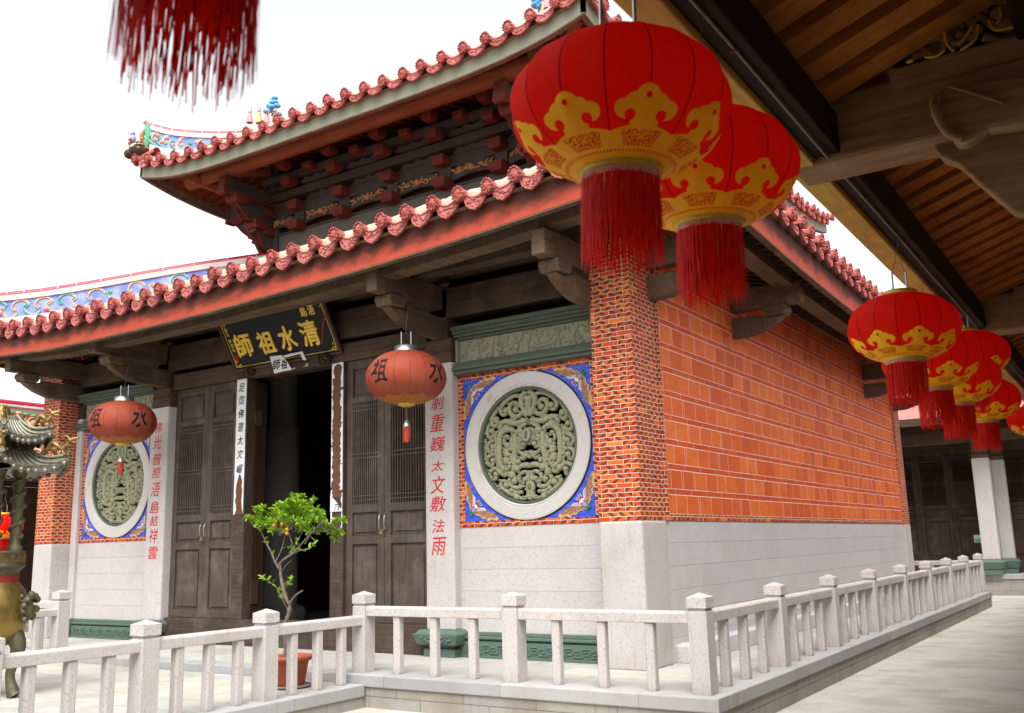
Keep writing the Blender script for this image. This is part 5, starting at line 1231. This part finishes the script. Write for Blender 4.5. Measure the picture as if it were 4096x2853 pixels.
for k, n in (('low', 10), ('low2', 5), ('low3', 6), ('left', 7), ('two', 6), ('right2', 5), ('mid2', 5), ('mid3', 5)):
    pts, r0, r1, dy = BR[k]; m = len(pts); twig_leaves(lv, None, [v3(p, PY, dy*i/(m-1)) for i, p in enumerate(pts)], RR, n, .075)
for p in ((-3.46, 1.30), (-3.42, 1.33), (-3.5, 1.36), (-3.38, 1.42)): twig_leaves(lv, None, [v3(p), v3((p[0]+.02, p[1]+.08))], RR, 2, .06)
b.build('trunk', 'bark', TREE); lv.build('foliage', 'leaf_green', TREE)
for x, z in ((-3.584, 1.67), (-3.454, 1.679), (-3.374, 1.617), (-3.373, 1.571)):
    b = MB(); b.ball((x, PY-.15, z), .019, 12, 8); b.tube([(x, PY-.15, z+.02), (x+.02, PY-.1, z+.07)], .002, 5); b.build('fruit', 'orange', TREE)
def shrub(name, label, c, h, w, n, m, seed):
    t = thing(name, label, 'shrub', c); RR = random.Random(seed); lv, st = MB(), MB()
    for i in range(n):
        a = RR.uniform(0, 6.28); e = Vector(c)+Vector((w*math.cos(a)*RR.random(), w*math.sin(a)*RR.random(), h*RR.uniform(.55, 1))); s = Vector(c)+Vector((RR.uniform(-.05, .05), RR.uniform(-.05, .05), 0)); mid = s.lerp(e, .5)+Vector((0, 0, .05))
        st.tube([s, mid, e], [.008, .006, .003], 5); twig_leaves(lv, None, [s.lerp(mid, .5), mid, e, e+(e-mid)*.2], RR, 6, .09)
    st.build('stem', 'bark', t); lv.build('foliage', m, t)
shrub('shrub', 'small green shrub behind the far end of the side balustrade, beside the dark rear doors', (-.55, 16.6, -.35), 1.1, .26, 16, 'leaf_green', 3)
shrub('shrub', 'sprig of green leaves showing between the brass incense burner and the left brick pillar', (-9.6, -2.2, -.35), 1.75, .35, 14, 'leaf_green', 5)

# ------------------------------------------------------------------ brass incense burner
M['brass'] = plain('worn_brass', (.30, .20, .05), .40, .5, .8, 5, .006, metal=.75, c2=(.10, .075, .035))
M['brass_dark'] = plain('dark_bronze', (.13, .115, .065), .55, .4, .6, 9, .01, metal=.45, c2=(.045, .04, .03))
M['brass_roof'] = plain('bronze_roof', (.20, .19, .14), .42, .5, .6, 6, .006, metal=.5, c2=(.06, .065, .06))
M['dragon_gold'] = plain('gilded_dragon', (.36, .235, .08), .45, .5, .8, 16, .01, metal=.6, c2=(.09, .06, .025))
BX, BY = -6.10, -3.95
BU = thing('incense_burner', 'brass incense burner with tiered bronze roofs and gilded dragons, cut by the left edge', 'incense burner', (BX, BY, -.1))
b = MB(); b.lathe([(.16, .42), (.28, .46), (.385, .58), (.415, .75), (.405, .90), (.36, 1.03), (.30, 1.10), (.285, 1.13)], (BX, BY, 0), 56); bl = b.build('belly', 'brass', BU)
b = MB(); b.lathe([(.292, 1.12), (.288, 1.19), (.292, 1.20)], (BX, BY, 0), 40); b.build('red_ribbon', 'ribbon_dull', bl)
b = MB(); b.lathe([(.285, 1.195), (.29, 1.24), (.34, 1.285), (.345, 1.30), (.335, 1.31), (.335, 1.43), (.345, 1.44), (.335, 1.46), (.0, 1.46)], (BX, BY, 0), 48); ri = b.build('rim', 'brass_dark', BU)
b = MB()
for i in range(22):
    a = 2*math.pi*i/22; c = lambda da, z: (BX+.337*math.cos(a+da), BY+.337*math.sin(a+da), z)
    b.tube([c(.1, 1.34), c(.1, 1.41), c(-.1, 1.41), c(-.1, 1.34), c(.04, 1.34), c(.04, 1.38), c(-.04, 1.38)], .006, 5, sm=False)
b.build('rim_fret', 'brass', ri)
va = math.atan2(-9.77-BY, 4.74-BX); 
for k in range(3):
    a = rad(33)+2*math.pi*k/3
    b = MB(); o = Vector((math.cos(a), math.sin(a), 0)); c = Vector((BX, BY, 0))
    b.tube(spline([c+o*.27+Vector((0, 0, .62)), c+o*.37+Vector((0, 0, .42)), c+o*.30+Vector((0, 0, .15)), c+o*.34+Vector((0, 0, -.03)), c+o*.37+Vector((0, 0, -.09))], 4), [.10, .10, .095, .09, .08, .07, .06, .055, .05, .05, .055, .06, .065, .07, .075, .08, .085], 10); b.build('leg', 'brass_dark', BU)
for k in range(4):
    a = rad(33)+math.pi*k/2; o = Vector((math.cos(a), math.sin(a), 0)); t_ = Vector((-o.y, o.x, 0)); c = Vector((BX, BY, .82)); RR = random.Random(k)
    b = MB(); b.ball(c+o*.42, (.09, .09, .13), 10, 8)
    for i in range(34): b.ball(c+o*(.43+RR.uniform(0, .05))+t_*RR.uniform(-.13, .13)+Vector((0, 0, RR.uniform(-.15, .16))), RR.uniform(.02, .045), 6, 4)
    b.build('beast_mask', 'brass_dark', bl)
for k in range(6):
    a = rad(33)+2*math.pi*k/6; c = Vector((BX+.255*math.cos(a), BY+.255*math.sin(a), 0)); b = MB(); RR = random.Random(k+4)
    b.lathe([(.075, 1.46), (.075, 1.50), (.05, 1.54), (.055, 1.62), (.055, 2.22), (.06, 2.28), (.09, 2.36)], c, 12)
    for i in range(60):
        z = 1.60+i*.011; q = i*.42; b.ball(c+Vector((.058*math.cos(q), .058*math.sin(q), z)), (RR.uniform(.018, .032),)*3, 6, 4)
    b.build('dragon_pillar', 'brass_dark', BU)
def hexroof(z0, re_, z1, ri_, lift, name):
    b = MB(); n = 6; K = 8; J = 8
    def P(k, f, t):   # corner k..k+1 fraction f, t 0 eave..1 top
        a0, a1 = rad(33)+2*math.pi*k/n, rad(33)+2*math.pi*(k+1)/n
        r = re_+(ri_-re_)*(t**.7); e = Vector((math.cos(a0), math.sin(a0), 0)).lerp(Vector((math.cos(a1), math.sin(a1), 0)), f)*r
        edge = abs(2*f-1); inset = 1-.10*(1-edge)*(1-t)
        return Vector((BX, BY, 0))+e*inset+Vector((0, 0, z0+(z1-z0)*(t**1.7)+lift*(edge**3)*(1-t)**1.5))
    for k in range(n):
        for i in range(K):
            for j in range(J):
                q = [P(k, i/K, j/J), P(k, (i+1)/K, j/J), P(k, (i+1)/K, (j+1)/J), P(k, i/K, (j+1)/J)]; b.add(q, [(0, 1, 2, 3)], sm=True)
                if j == 0:
                    d = Vector((0, 0, -.05)); u_ = (q[0]-Vector((BX, BY, 0)))*.93; b.add([q[0], q[1], q[1]+d, q[0]+d], [(0, 1, 2, 3)]); c0 = Vector((BX, BY, 0)); ins = lambda p: Vector((c0.x+(p.x-c0.x)*.5, c0.y+(p.y-c0.y)*.5, z0+.06)); b.add([q[0]+d, q[1]+d, ins(q[1]), ins(q[0])], [(0, 1, 2, 3)])
    rf = b.build(name, 'brass_roof', BU); t_ = MB()
    for k in range(n):
        for i in range(1, K): t_.tube([P(k, i/K, t/6)+Vector((0, 0, .008)) for t in range(6)], .020, 6)
        t_.tube([P(k, 0, t/6)+Vector((0, 0, .012)) for t in range(7)], .026, 6)
        for i in range(K): c = P(k, (i+.5)/K, 0); t_.ball(c+Vector((0, 0, -.045)), (.03, .03, .034), 7, 5)
    t_.build('roof_ribs', 'brass_roof', rf); return rf
hexroof(2.36, .80, 2.62, .30, .15, 'lower_roof'); hexroof(2.70, .60, 2.98, .16, .13, 'upper_roof')
b = MB(); b.lathe([(.27, 2.5), (.27, 2.74)], (BX, BY, 0), 6, a0=rad(33), a1=rad(393), sm=False); RR = random.Random(1)
for i in range(30): a = RR.uniform(0, 6.28); b.ball((BX+.28*math.cos(a), BY+.28*math.sin(a), RR.uniform(2.55, 2.72)), .035, 6, 4)
b.build('lantern_storey', 'brass_dark', BU)
b = MB(); b.lathe([(.16, 2.95), (.07, 2.99), (.08, 3.04), (.06, 3.09), (0, 3.12)], (BX, BY, 0), 20); b.build('finial', 'brass', BU)
def dragon(r0, r1, z, sc):
    for k in range(6):
        a = rad(33)+2*math.pi*k/6; o = Vector((math.cos(a), math.sin(a), 0)); c = Vector((BX, BY, z)); t_ = Vector((-o.y, o.x, 0))
        pt = lambda f, h, s=0: c+o*(r0+(r1-r0)*f)+Vector((0, 0, h*sc))+t_*s*sc
        b = MB(); sp = spline([pt(-.05, .26), pt(.03, .10), pt(.15, .07), pt(.32, .16, .03), pt(.50, .30), pt(.66, .28, -.03), pt(.78, .20), pt(.88, .26), pt(.98, .34)], 4); n = len(sp)
        b.tube(sp, [sc*(.012+.030*math.sin(math.pi*min(1, .12+i/n*.85))) for i in range(n)], 8)
        for i in range(3, n-3, 2): b.ball(sp[i]+Vector((0, 0, sc*.035)), (.012*sc, .012*sc, .03*sc), 5, 4)
        hd = pt(1.0, .36); b.ball(hd, (.055*sc,)*3, 8, 6); b.tube([hd, hd+o*.07*sc+Vector((0, 0, .03*sc)), hd+o*.14*sc+Vector((0, 0, .045*sc))], [.04*sc, .032*sc, .022*sc], 6); b.tube([hd+Vector((0, 0, -.03*sc)), hd+o*.12*sc+Vector((0, 0, -.04*sc))], [.03*sc, .015*sc], 6)
        for s in (-1, 1): b.tube([hd, hd-o*.08*sc+Vector((0, 0, .09*sc))+t_*s*.03*sc, hd-o*.15*sc+Vector((0, 0, .10*sc))+t_*s*.05*sc], [.015*sc, .011*sc, .004*sc], 5); b.tube([pt(.80, .18), pt(.90, .08, s*.06), pt(1.0, .12, s*.08)], [.02*sc, .016*sc, .012*sc], 5); b.tube([pt(.2, .07), pt(.2, .0, s*.07), pt(.28, .0, s*.09)], [.02*sc, .018*sc, .012*sc], 5)
        for q in range(4): b.tube([pt(-.02, .16), pt(-.10+.02*q, .24+.03*q, .02*(q-1.5))], [.014*sc, .004*sc], 5)
        b.build('dragon', 'dragon_gold', BU)
dragon(.36, .80, 2.46, .62); dragon(.28, .58, 2.80, .55)

# ------------------------------------------------------------------ timber gallery on the right
GA = thing('timber_gallery', 'dark timber gallery roof with pine rafters and a gilded carved beam over the walkway', 'gallery', (5.3, 0, -.35))
M['pine_eave'] = wood('yellow_pine_eave', (.70, .43, .10), (.46, .25, .05), .6, (.30, .18, .08), ax=1)
M['gal_dark'] = wood('gallery_dark_timber', (.030, .013, .007), (.012, .006, .004), .6, None, ax=1)
M['gal_raft'] = wood('gallery_rafter', (.52, .19, .036), (.28, .09, .016), .6, (.16, .055, .016), ax=0)
M['gal_beam'] = wood('gallery_beam', (.40, .235, .12), (.15, .082, .042), .55, (.46, .29, .16), ax=0)
M['gal_carv'] = wood('gallery_carving', (.42, .25, .12), (.13, .07, .036), .5, None, ax=0)
M['gal_bounce'] = plain('warm_bounce_plaster', (.62, .53, .42), .9, .1, .3, 1.5)  # pale colour for unseen walls, chosen to bounce fill light into the gallery
Y0, Y1 = -15.0, 17.5
b = MB(); b.box(3.355, 3.5, Y0, Y1, 3.30, 3.50); part2 = lambda mb, n, m, bev=0.0, p=None: mb.build(n, m, p or GA, bev)
part2(b, 'eave_board', 'pine_eave', .01)
b = MB(); b.box(3.50, 3.64, Y0, Y1, 3.335, 3.56); part2(b, 'eave_purlin', 'gal_dark', .01)
sl = .35; xr_, xb_ = 5.5, 7.8
rz = lambda x: 3.555+sl*(x-3.5) if x < xr_ else 3.555+sl*(xr_-3.5)-sl*(x-xr_)
n = int((Y1-Y0)/.288)
for i in range(n):
    y = Y0+.15+.288*i
    if y < -11: continue
    b = MB(); w = .088
    b.add([(x, yy, rz(x)+dz) for x in (3.45, xr_) for yy, dz in ((y-w, 0), (y+w, 0), (y+w, .10), (y-w, .10))], [(0, 1, 5, 4), (1, 2, 6, 5), (2, 3, 7, 6), (3, 0, 4, 7), (0, 1, 2, 3)]); part2(b, 'rafter', 'gal_raft')
b = MB(); b.add([(x, y, rz(x)+.105) for x in (3.40, xr_, xb_) for y in (Y0, Y1)], [(0, 1, 3, 2), (2, 3, 5, 4)]); b.add([(x, y, rz(x)+.20) for x in (3.36, xr_, xb_) for y in (Y0, Y1)], [(0, 1, 3, 2), (2, 3, 5, 4)]); part2(b, 'roof_boards', 'gal_dark')
rt_ = MB()
for i in range(int((Y1-Y0)/.3)):
    y = Y0+.3*i; rt_.tube([(3.33, y, rz(3.33)+.22), (xr_, y, rz(xr_)+.22)], .07, 6); rt_.tube([(xr_, y, rz(xr_)+.22), (xb_, y, rz(xb_)+.22)], .07, 6)
part2(rt_, 'roof_tiles', 'tile')
b = MB(); b.box(4.5, 4.68, Y0, Y1, 3.67, 3.86); part2(b, 'purlin', 'gal_dark', .02)
b = MB(); b.box(7.0, 7.15, Y0, Y1, -.34, 3.2); part2(b, 'rear_wall', 'gal_bounce')
# unseen front wing behind the viewer, added to darken the lanterns' near sides
b = MB(); b.add([(x, y, z) for x in (-16, 3.35) for y, z in ((-10.35, 3.5), (-12.0, 4.15), (-13.6, 3.3))], [(0, 1, 4, 3), (1, 2, 5, 4)]); b.add([(x, y, z+.12) for x in (-16, 3.35) for y, z in ((-10.3, 3.5), (-12.0, 4.15), (-13.6, 3.3))], [(0, 1, 4, 3), (1, 2, 5, 4)]); b.box(-16, 3.34, -10.48, -10.36, 3.3, 3.5); part2(b, 'unseen_shade_roof', 'gal_dark')
b = MB(); b.box(-16, 7.0, -13.2, -13.05, -.34, 3.4); part2(b, 'unseen_bounce_wall', 'gal_bounce')
for y in (-10.1, -4.78, .52, 5.8, 11.1, 16.4):
    b = MB(); h = .15
    b.prism([(3.362, 3.31), (3.40, 3.291), (7.0, 3.291), (7.0, 3.70), (4.05, 3.70), (3.88, 3.66), (3.62, 3.655), (3.5, 3.63), (3.44, 3.60), (3.40, 3.61), (3.362, 3.62)], lambda a, q, d: (a, d, q), y-h, y+h); bm = part2(b, 'beam', 'gal_beam', .025)
    b = MB(); b.prism([(4.06, 3.299), (4.10, 3.22), (4.17, 3.17), (4.30, 2.98), (4.385, 2.87), (4.45, 2.842), (4.68, 2.84), (4.68, 3.299)], lambda a, q, d: (a, d, q), y-.06, y+.06); br = part2(b, 'brace', 'gal_beam', .012)
    b = MB(); b.prism([(4.10, 3.46), (4.10, 3.42), (4.13, 3.38), (4.12, 3.33), (4.17, 3.27), (4.19, 3.20), (4.24, 3.185), (4.34, 3.23), (4.46, 3.215), (4.6, 3.22), (4.6, 3.44), (4.20, 3.50)], lambda a, q, d: (a, d, q), y-.27, y-.151); b.build('cloud_block', 'gal_beam', br, .02)
    b = MB(); b.tube(spline([(4.14, y-.28, 3.44), (4.13, y-.30, 3.36), (4.17, y-.30, 3.25), (4.23, y-.285, 3.2)], 4), .022, 7); b.tube([(4.2, y-.28, 3.48), (4.32, y-.285, 3.40), (4.42, y-.28, 3.33)], .010, 6); b.build('cloud_scroll', 'gal_beam', br)
    b = MB(); b.lathe([(.17, -.34), (.17, 2.6), (.15, 3.3)], (4.83, y, 0), 20); cl_ = part2(b, 'column', 'gal_dark')
    b = MB(); b.lathe([(.26, -.34), (.28, -.2), (.2, -.05), (.17, -.04)], (4.83, y, 0), 20); b.build('column_base', 'granite', cl_)
    if y > 2: continue
    # pierced carving standing on the beam
    b = MB(); yy = y-.15; RR = random.Random(17); x0 = 3.90
    b.prism([(x0, 3.70), (x0-.005, 4.10), (x0+.12, 4.2), (5.4, 4.2), (5.4, 3.70)], lambda a, q, d: (a, d, q), y+.02, y+.05); cv = part2(b, 'carving_ground', 'gal_dark')
    b = MB(); b.box(x0+.02, 5.4, y-.165, y+.06, 3.58, 3.70); b.prism([(x0, 3.58), (x0+.05, 3.58), (x0+.03, 4.12), (x0-.03, 4.12)], lambda a, q, d: (a, d, q), y-.13, y+.05)
    for i in range(60):
        x, z = x0+.05+RR.random()*1.0, 3.70+RR.random()*.46; a = RR.uniform(0, 6.28); r = RR.uniform(.04, .09)
        b.tube(spline([(x+r*(1.7-.3*q)*math.cos(a+q*.8), yy+.02*math.sin(q), z+r*(1.3-.2*q)*math.sin(a+q*.8)) for q in range(5)], 3), [.026]*10+[.018, .012, .008], 7)
        b.ball((x, yy, z), (r*.7, .04, r*.5), 8, 5)
    b.build('carved_foliage', 'gal_carv', cv)
    g_ = MB()
    fx, fz = 4.275, 3.925
    for q in range(3):
        for i in range(12-q*3):
            a = 2*math.pi*i/(12-q*3)+q*.3; r = .075-.022*q; T_ = Matrix.Rotation(-a, 3, 'Y'); g_.ball((fx+r*math.cos(a), yy-.06-.014*q, fz+r*.8*math.sin(a)), (.034, .012, .016), 7, 5, T_)
    g_.ball((fx, yy-.10, fz), (.03, .02, .026), 8, 6)
    for pts in ([(4.20, 3.80), (4.205, 3.74), (4.23, 3.69)], [(4.33, 3.80), (4.29, 3.75), (4.25, 3.72)], [(4.35, 3.79), (4.33, 3.72), (4.26, 3.685)], [(4.10, 3.70), (4.15, 3.69), (4.19, 3.71)], [(4.40, 3.80), (4.42, 3.74), (4.50, 3.73)], [(4.45, 3.85), (4.455, 3.80), (4.43, 3.77)], [(4.06, 3.86), (4.10, 3.85), (4.13, 3.83)]):
        g_.tube(spline([(a, yy-.05, q) for a, q in pts], 5), .008, 6)
    for a, q in ((4.125, 3.835), (4.12, 3.81), (4.03, 3.70), (4.11, 3.905)): g_.ball((a, yy-.055, q), (.022, .014, .011), 7, 5)
    g_.build('gilt_highlights', 'gold_band', cv)
    b = MB(); b.prism([(3.70, 3.86), (3.90, 3.89), (3.90, 3.98), (3.82, 3.99), (3.74, 3.96)], lambda a, q, d: (a, d, q), y-.22, y-.1); part2(b, 'rafter_strut', 'gal_beam', .01)
RP = MB(); pts = [(3.575, -12.0, 3.33), (3.585, -10.1, 3.31)]
ys = [-10.1, -7.3, -6.43, -4.95, -3.24, -2.15, -1.02, .3, 3.0, 5.3, 9.0]
RP.tube([(3.578, y, 3.325-.012*(i % 2)) for i, y in enumerate(ys)], .0065, 6)
rp = tag(RP.build('lantern_rope', 'rope'), 'thin grey rope strung below the gallery purlin, carrying the lanterns', 'rope')
kn = MB(); RR = random.Random(2)
for y in (-7.1, -6.3, -4.2, -3.1, -1.0):
    for i in range(5): kn.ball((3.578+RR.uniform(-.009, .009), y+RR.uniform(-.013, .013), 3.318+RR.uniform(-.009, .009)), .0065, 6, 4)
kn.build('red_knot', 'crimson', rp)

# ------------------------------------------------------------------ rear hall at the end of the walkway
M['rear_door'] = wood('rear_door_wood', (.085, .056, .042), (.040, .026, .02), .6, (.14, .105, .085), ax=2, wear=.6)
RH = thing('rear_hall', 'dark rear hall with lattice doors and white stone columns at the walkway end', 'hall', (0, 22, -.35))
def rp_(mb, n, m, bev=0.0, p=None): return mb.build(n, m, p or RH, bev)
b = MB(); b.box(-9, 9, 20.4, 29, -.34, .085); rp_(b, 'stone_platform', 'retain')
b = MB(); b.box(-9, 9, 20.37, 20.7, .086, .217); b.box(-9, 9, 20.7, 29, .10, .21); rp_(b, 'platform_kerb', 'kerb', .01)
for xc, yc, zt in ((.87, 20.15+.35, 3.47), (-4.2, 20.5, 3.47), (1.20, 21.35, 3.45), (6.0, 20.5, 3.47)):
    w = .22 if yc < 21 else .17
    b = MB(); b.box(xc-w, xc+w, yc-w, yc+w, .62, zt); cl_ = rp_(b, 'stone_column', 'granite_wall', .03)
    b = MB(); b.frust((xc, yc), (w+.03, w+.03), (w+.03, w+.03), .205, .36); b.frust((xc, yc), (w+.05, w+.05), (w+.11, w+.11), .36, .56); b.frust((xc, yc), (w+.1, w+.1), (w+.03, w+.03), .56, .625); b.build('column_base', 'greenstone_lo', cl_, .012)
    b = MB(); b.box(xc-w+.02, xc+w-.02, yc-w+.02, yc+w-.02, zt+.002, 5.2); b.build('timber_post', 'wood_brk', cl_, .012)
    b = MB()
    for i in range(6): b.ball((xc-w+i*w*.4, yc-w, zt+.13), .035, 6, 4)
    b.build('beaded_collar', 'wood_dark', cl_)
b = MB(); b.box(-9, 9, 21.98, 22.2, .2, .62); rp_(b, 'door_sill', 'rear_door', .01)
b = MB(); b.box(-9, 9, 21.95, 22.15, 3.78, 4.1); b.box(-9, 9, 21.9, 22.2, 4.4, 4.75); b.box(-9, 9, 22.1, 22.15, 4.1, 5.3); rp_(b, 'lintel', 'wood_lint', .01)
for xc in [-.73+.93*i for i in range(-5, 2)]+[1.62, 2.55, 3.48, 4.41]:
    x0, x1 = xc-.463, xc+.463; st = .12
    b = MB(); b.box(x0, x0+st, 22, 22.06, .62, 3.78); b.box(x1-st, x1, 22, 22.06, .62, 3.78)
    for z0, z1 in ((.62, .71), (1.74, 1.88), (2.12, 2.24), (3.55, 3.62), (3.74, 3.78)): b.box(x0+st, x1-st, 22.002, 22.06, z0, z1)
    d = rp_(b, 'door_leaf', 'rear_door', .006)
    for z0, z1 in ((.71, 1.74), (1.88, 2.12), (3.62, 3.74)):
        q = MB(); q.box(x0+st, x1-st, 22.035, 22.05, z0, z1); q.box(x0+st+.03, x1-st-.03, 22.015, 22.036, z0+.03, z1-.03); q.build('door_panel', 'rear_door', d, .006)
    q = MB(); w = x1-x0-2*st
    for i in range(17): a = x0+st+w*(i+.5)/17; q.box(a-.007, a+.007, 22.012, 22.03, 2.24, 3.55)
    for z_ in (2.30, 2.36, 2.86, 2.92, 3.43, 3.49): q.box(x0+st, x1-st, 22.008, 22.028, z_-.008, z_+.008)
    q.build('lattice', 'rear_door', d)
    q = MB()
    if abs(xc-.2) < .1: q.box(x0+st, x1-st, 22.056, 22.06, 2.92, 3.55)
    else: q.box(x0+st, x1-st, 22.056, 22.06, 2.24, 3.55)
    q.build('lattice_backing', 'black', d)
b = MB(); b.box(.66, 1.155, 21.99, 22.1, .62, 3.78); rp_(b, 'door_post', 'rear_door', .01)
b = MB(); b.add([(x, y, z) for x in (-9, 9) for y, z in ((19.2, 4.55), (24.5, 6.3), (29, 4.6))], [(0, 1, 4, 3), (1, 2, 5, 4)]); rp_(b, 'roof', 'tile_field'); b = MB(); b.add([(x, y, z-.1) for x in (-9, 9) for y, z in ((19.15, 4.53), (24.5, 6.3), (29, 4.6))], [(0, 1, 4, 3), (1, 2, 5, 4)]); b.box(-9, 9, 19.12, 19.16, 4.40, 4.62); rp_(b, 'roof_underside', 'wood_dark')
b = MB(); b.box(-9, 9, 20.4, 20.6, 3.95, 4.3); rp_(b, 'eave_beam', 'wood_brk', .01)
b = MB(); b.box(-9, -.45, 28.4, 28.6, .2, 4.6); b.box(.62, 9, 28.4, 28.6, .2, 4.6); rp_(b, 'back_wall', 'wood_dark')
NT = thing('notice', 'small white and green notice on the dark rear door beside the white column', 'notice', (.33, 21.97, 1.07))
b = MB(); b.box(.245, .46, 21.975, 21.985, 1.08, 1.31); b.build('sheet', 'paper', NT)
M['notice_green'] = plain('notice_green', (.25, .62, .46), .7, .2, .1, 10)
b = MB(); b.box(.25, .455, 21.97, 21.974, 1.085, 1.19); b.box(.27, .44, 21.968, 21.9695, 1.20, 1.21); b.build('green_field', 'notice_green', NT)
b = MB()
for q in range(3): b.box(.27, .43-.03*q, 21.966, 21.9695, 1.155-.024*q, 1.165-.024*q)
b.build('notice_lines', 'rim_green', NT)

# ------------------------------------------------------------------ side hall far left
SH = thing('side_hall', 'side hall with orange tiled roof and deep shaded porch behind the left brick pillar', 'hall', (-20, 3, -.35))
M['side_tile'] = plain('orange_pan_tile', (.46, .17, .10), .6, .3, .5, 6, .01, c2=(.36, .11, .07))
M['side_cream'] = plain('pale_gutter', (.50, .42, .35), .8, .2, .4, 5)
def sp_(mb, n, m, p=None, bev=0.0): return mb.build(n, m, p or SH, bev)
b = MB(); ex, ez, rx, rz2 = -16.6, 3.30, -20.5, 5.15
fz = lambda t: ez+(rz2-ez)*(t-.18*math.sin(math.pi*t))
K = 8; b.add([(ex+(rx-ex)*k/K, y, fz(k/K)) for k in range(K+1) for y in (-6, 13)], [(2*k, 2*k+1, 2*k+3, 2*k+2) for k in range(K)]); sr = sp_(b, 'roof', 'side_tile')
b = MB(); c_ = MB()
for i in range(46):
    y = -6+.42*i
    for k in range(14):
        t0 = k/14; P = [(ex+(rx-ex)*(t0+(.9/14)*e), y+.15*math.cos(math.pi*q/6), fz(min(1, t0+(.9/14)*e))+.03+.11*math.sin(math.pi*q/6)+.03*(1-e)) for e in (0, 1) for q in range(7)]
        b.add(P, [(q, q+1, q+8, q+7) for q in range(6)], sm=True)
    c_.tube([(ex+(rx-ex)*t/8, y+.21, fz(t/8)+.035) for t in range(9)], .05, 5)
b.build('cover_tiles', 'side_tile', sr); c_.build('gutter_tiles', 'side_cream', sr)
b = MB(); b.add([(2*rx-ex, -6, ez), (2*rx-ex, 13, ez), (rx, 13, rz2), (rx, -6, rz2)], [(0, 1, 2, 3)]); sp_(b, 'rear_roof', 'side_tile')
b = MB(); b.box(rx-.15, rx+.15, -6, 13, rz2-.1, rz2+.22); rg = sp_(b, 'ridge', 'whitewash')
b = MB(); b.box(rx+.151, rx+.20, -6, 13, rz2-.02, rz2+.1); b.build('ridge_band', 'gilt_carving', rg)
b = MB(); b.box(rx-.22, rx+.24, -6, 13, rz2+.22, rz2+.28); b.build('ridge_moulding', 'whitewash', rg)
b = MB()
for i in range(38): b.tube([(rx+.05, -6+.5*i, rz2+.33), (rx+.05, -6+.5*i+.48, rz2+.33)], .09, 8)
b.build('ridge_cap', 'crimson', rg)
gb, gg = MB(), MB(); RR = random.Random(12)
for i in range(90):
    y = -6+.21*i; (gg if i % 3 else gb).ball((rx+.22, y, rz2+.04+RR.uniform(-.03, .03)), (.03, .10, .045), 6, 4)
gb.build('ridge_flowers', 'tint_gold', rg); gg.build('ridge_leaves', 'rim_green', rg)
b = MB(); b.box(ex-.05, ex+.05, -6, 13, ez-.2, ez); sp_(b, 'eave_board', 'wood_red')
b = MB(); b.box(-18.6, -18.4, -6, 13, -.34, 3.7); sp_(b, 'wall', 'wood_dark')
b = MB(); b.box(-18.6, -16.4, -6, 13, -.34, -.1); sp_(b, 'porch_floor', 'kerb')
for y in (-5.0, -1.2, 6.4, 10.2):
    b = MB(); b.lathe([(.16, -.1), (.16, 3.3)], (-16.9, y, 0), 16); sp_(b, 'column', 'wood_red')
for i, (p, lb) in enumerate((((-16.0, 1.56, 2.08), 'small red lantern hanging in the shaded porch of the side hall, far left'),)):
    o = copytree(proto); o.name = 'red_lantern'; o.location = p; o.scale = (1.2, 1.2, 1.2); o.rotation_euler = (0, 0, .4); tag(o, lb, 'lantern'); 
    if 'group' in o: del o['group']
b = MB(); b.tube([(-16.3, -5, 2.95), (-16.0, 1.56, 2.92), (-16.3, 10, 2.95)], .006, 5); tag(b.build('porch_wire', 'wire'), 'thin wire stretched across the side hall porch, carrying a red lantern', 'wire')
# ------------------------------------------------------------------ tidy: never deeper than thing > part > sub-part
def depth(o):
    d = 0
    while o.parent: o = o.parent; d += 1
    return d
for o in list(SC.objects):
    while depth(o) > 2:
        p = o.parent; o.location = Vector(o.location)+Vector(p.location); o.parent = p.parent
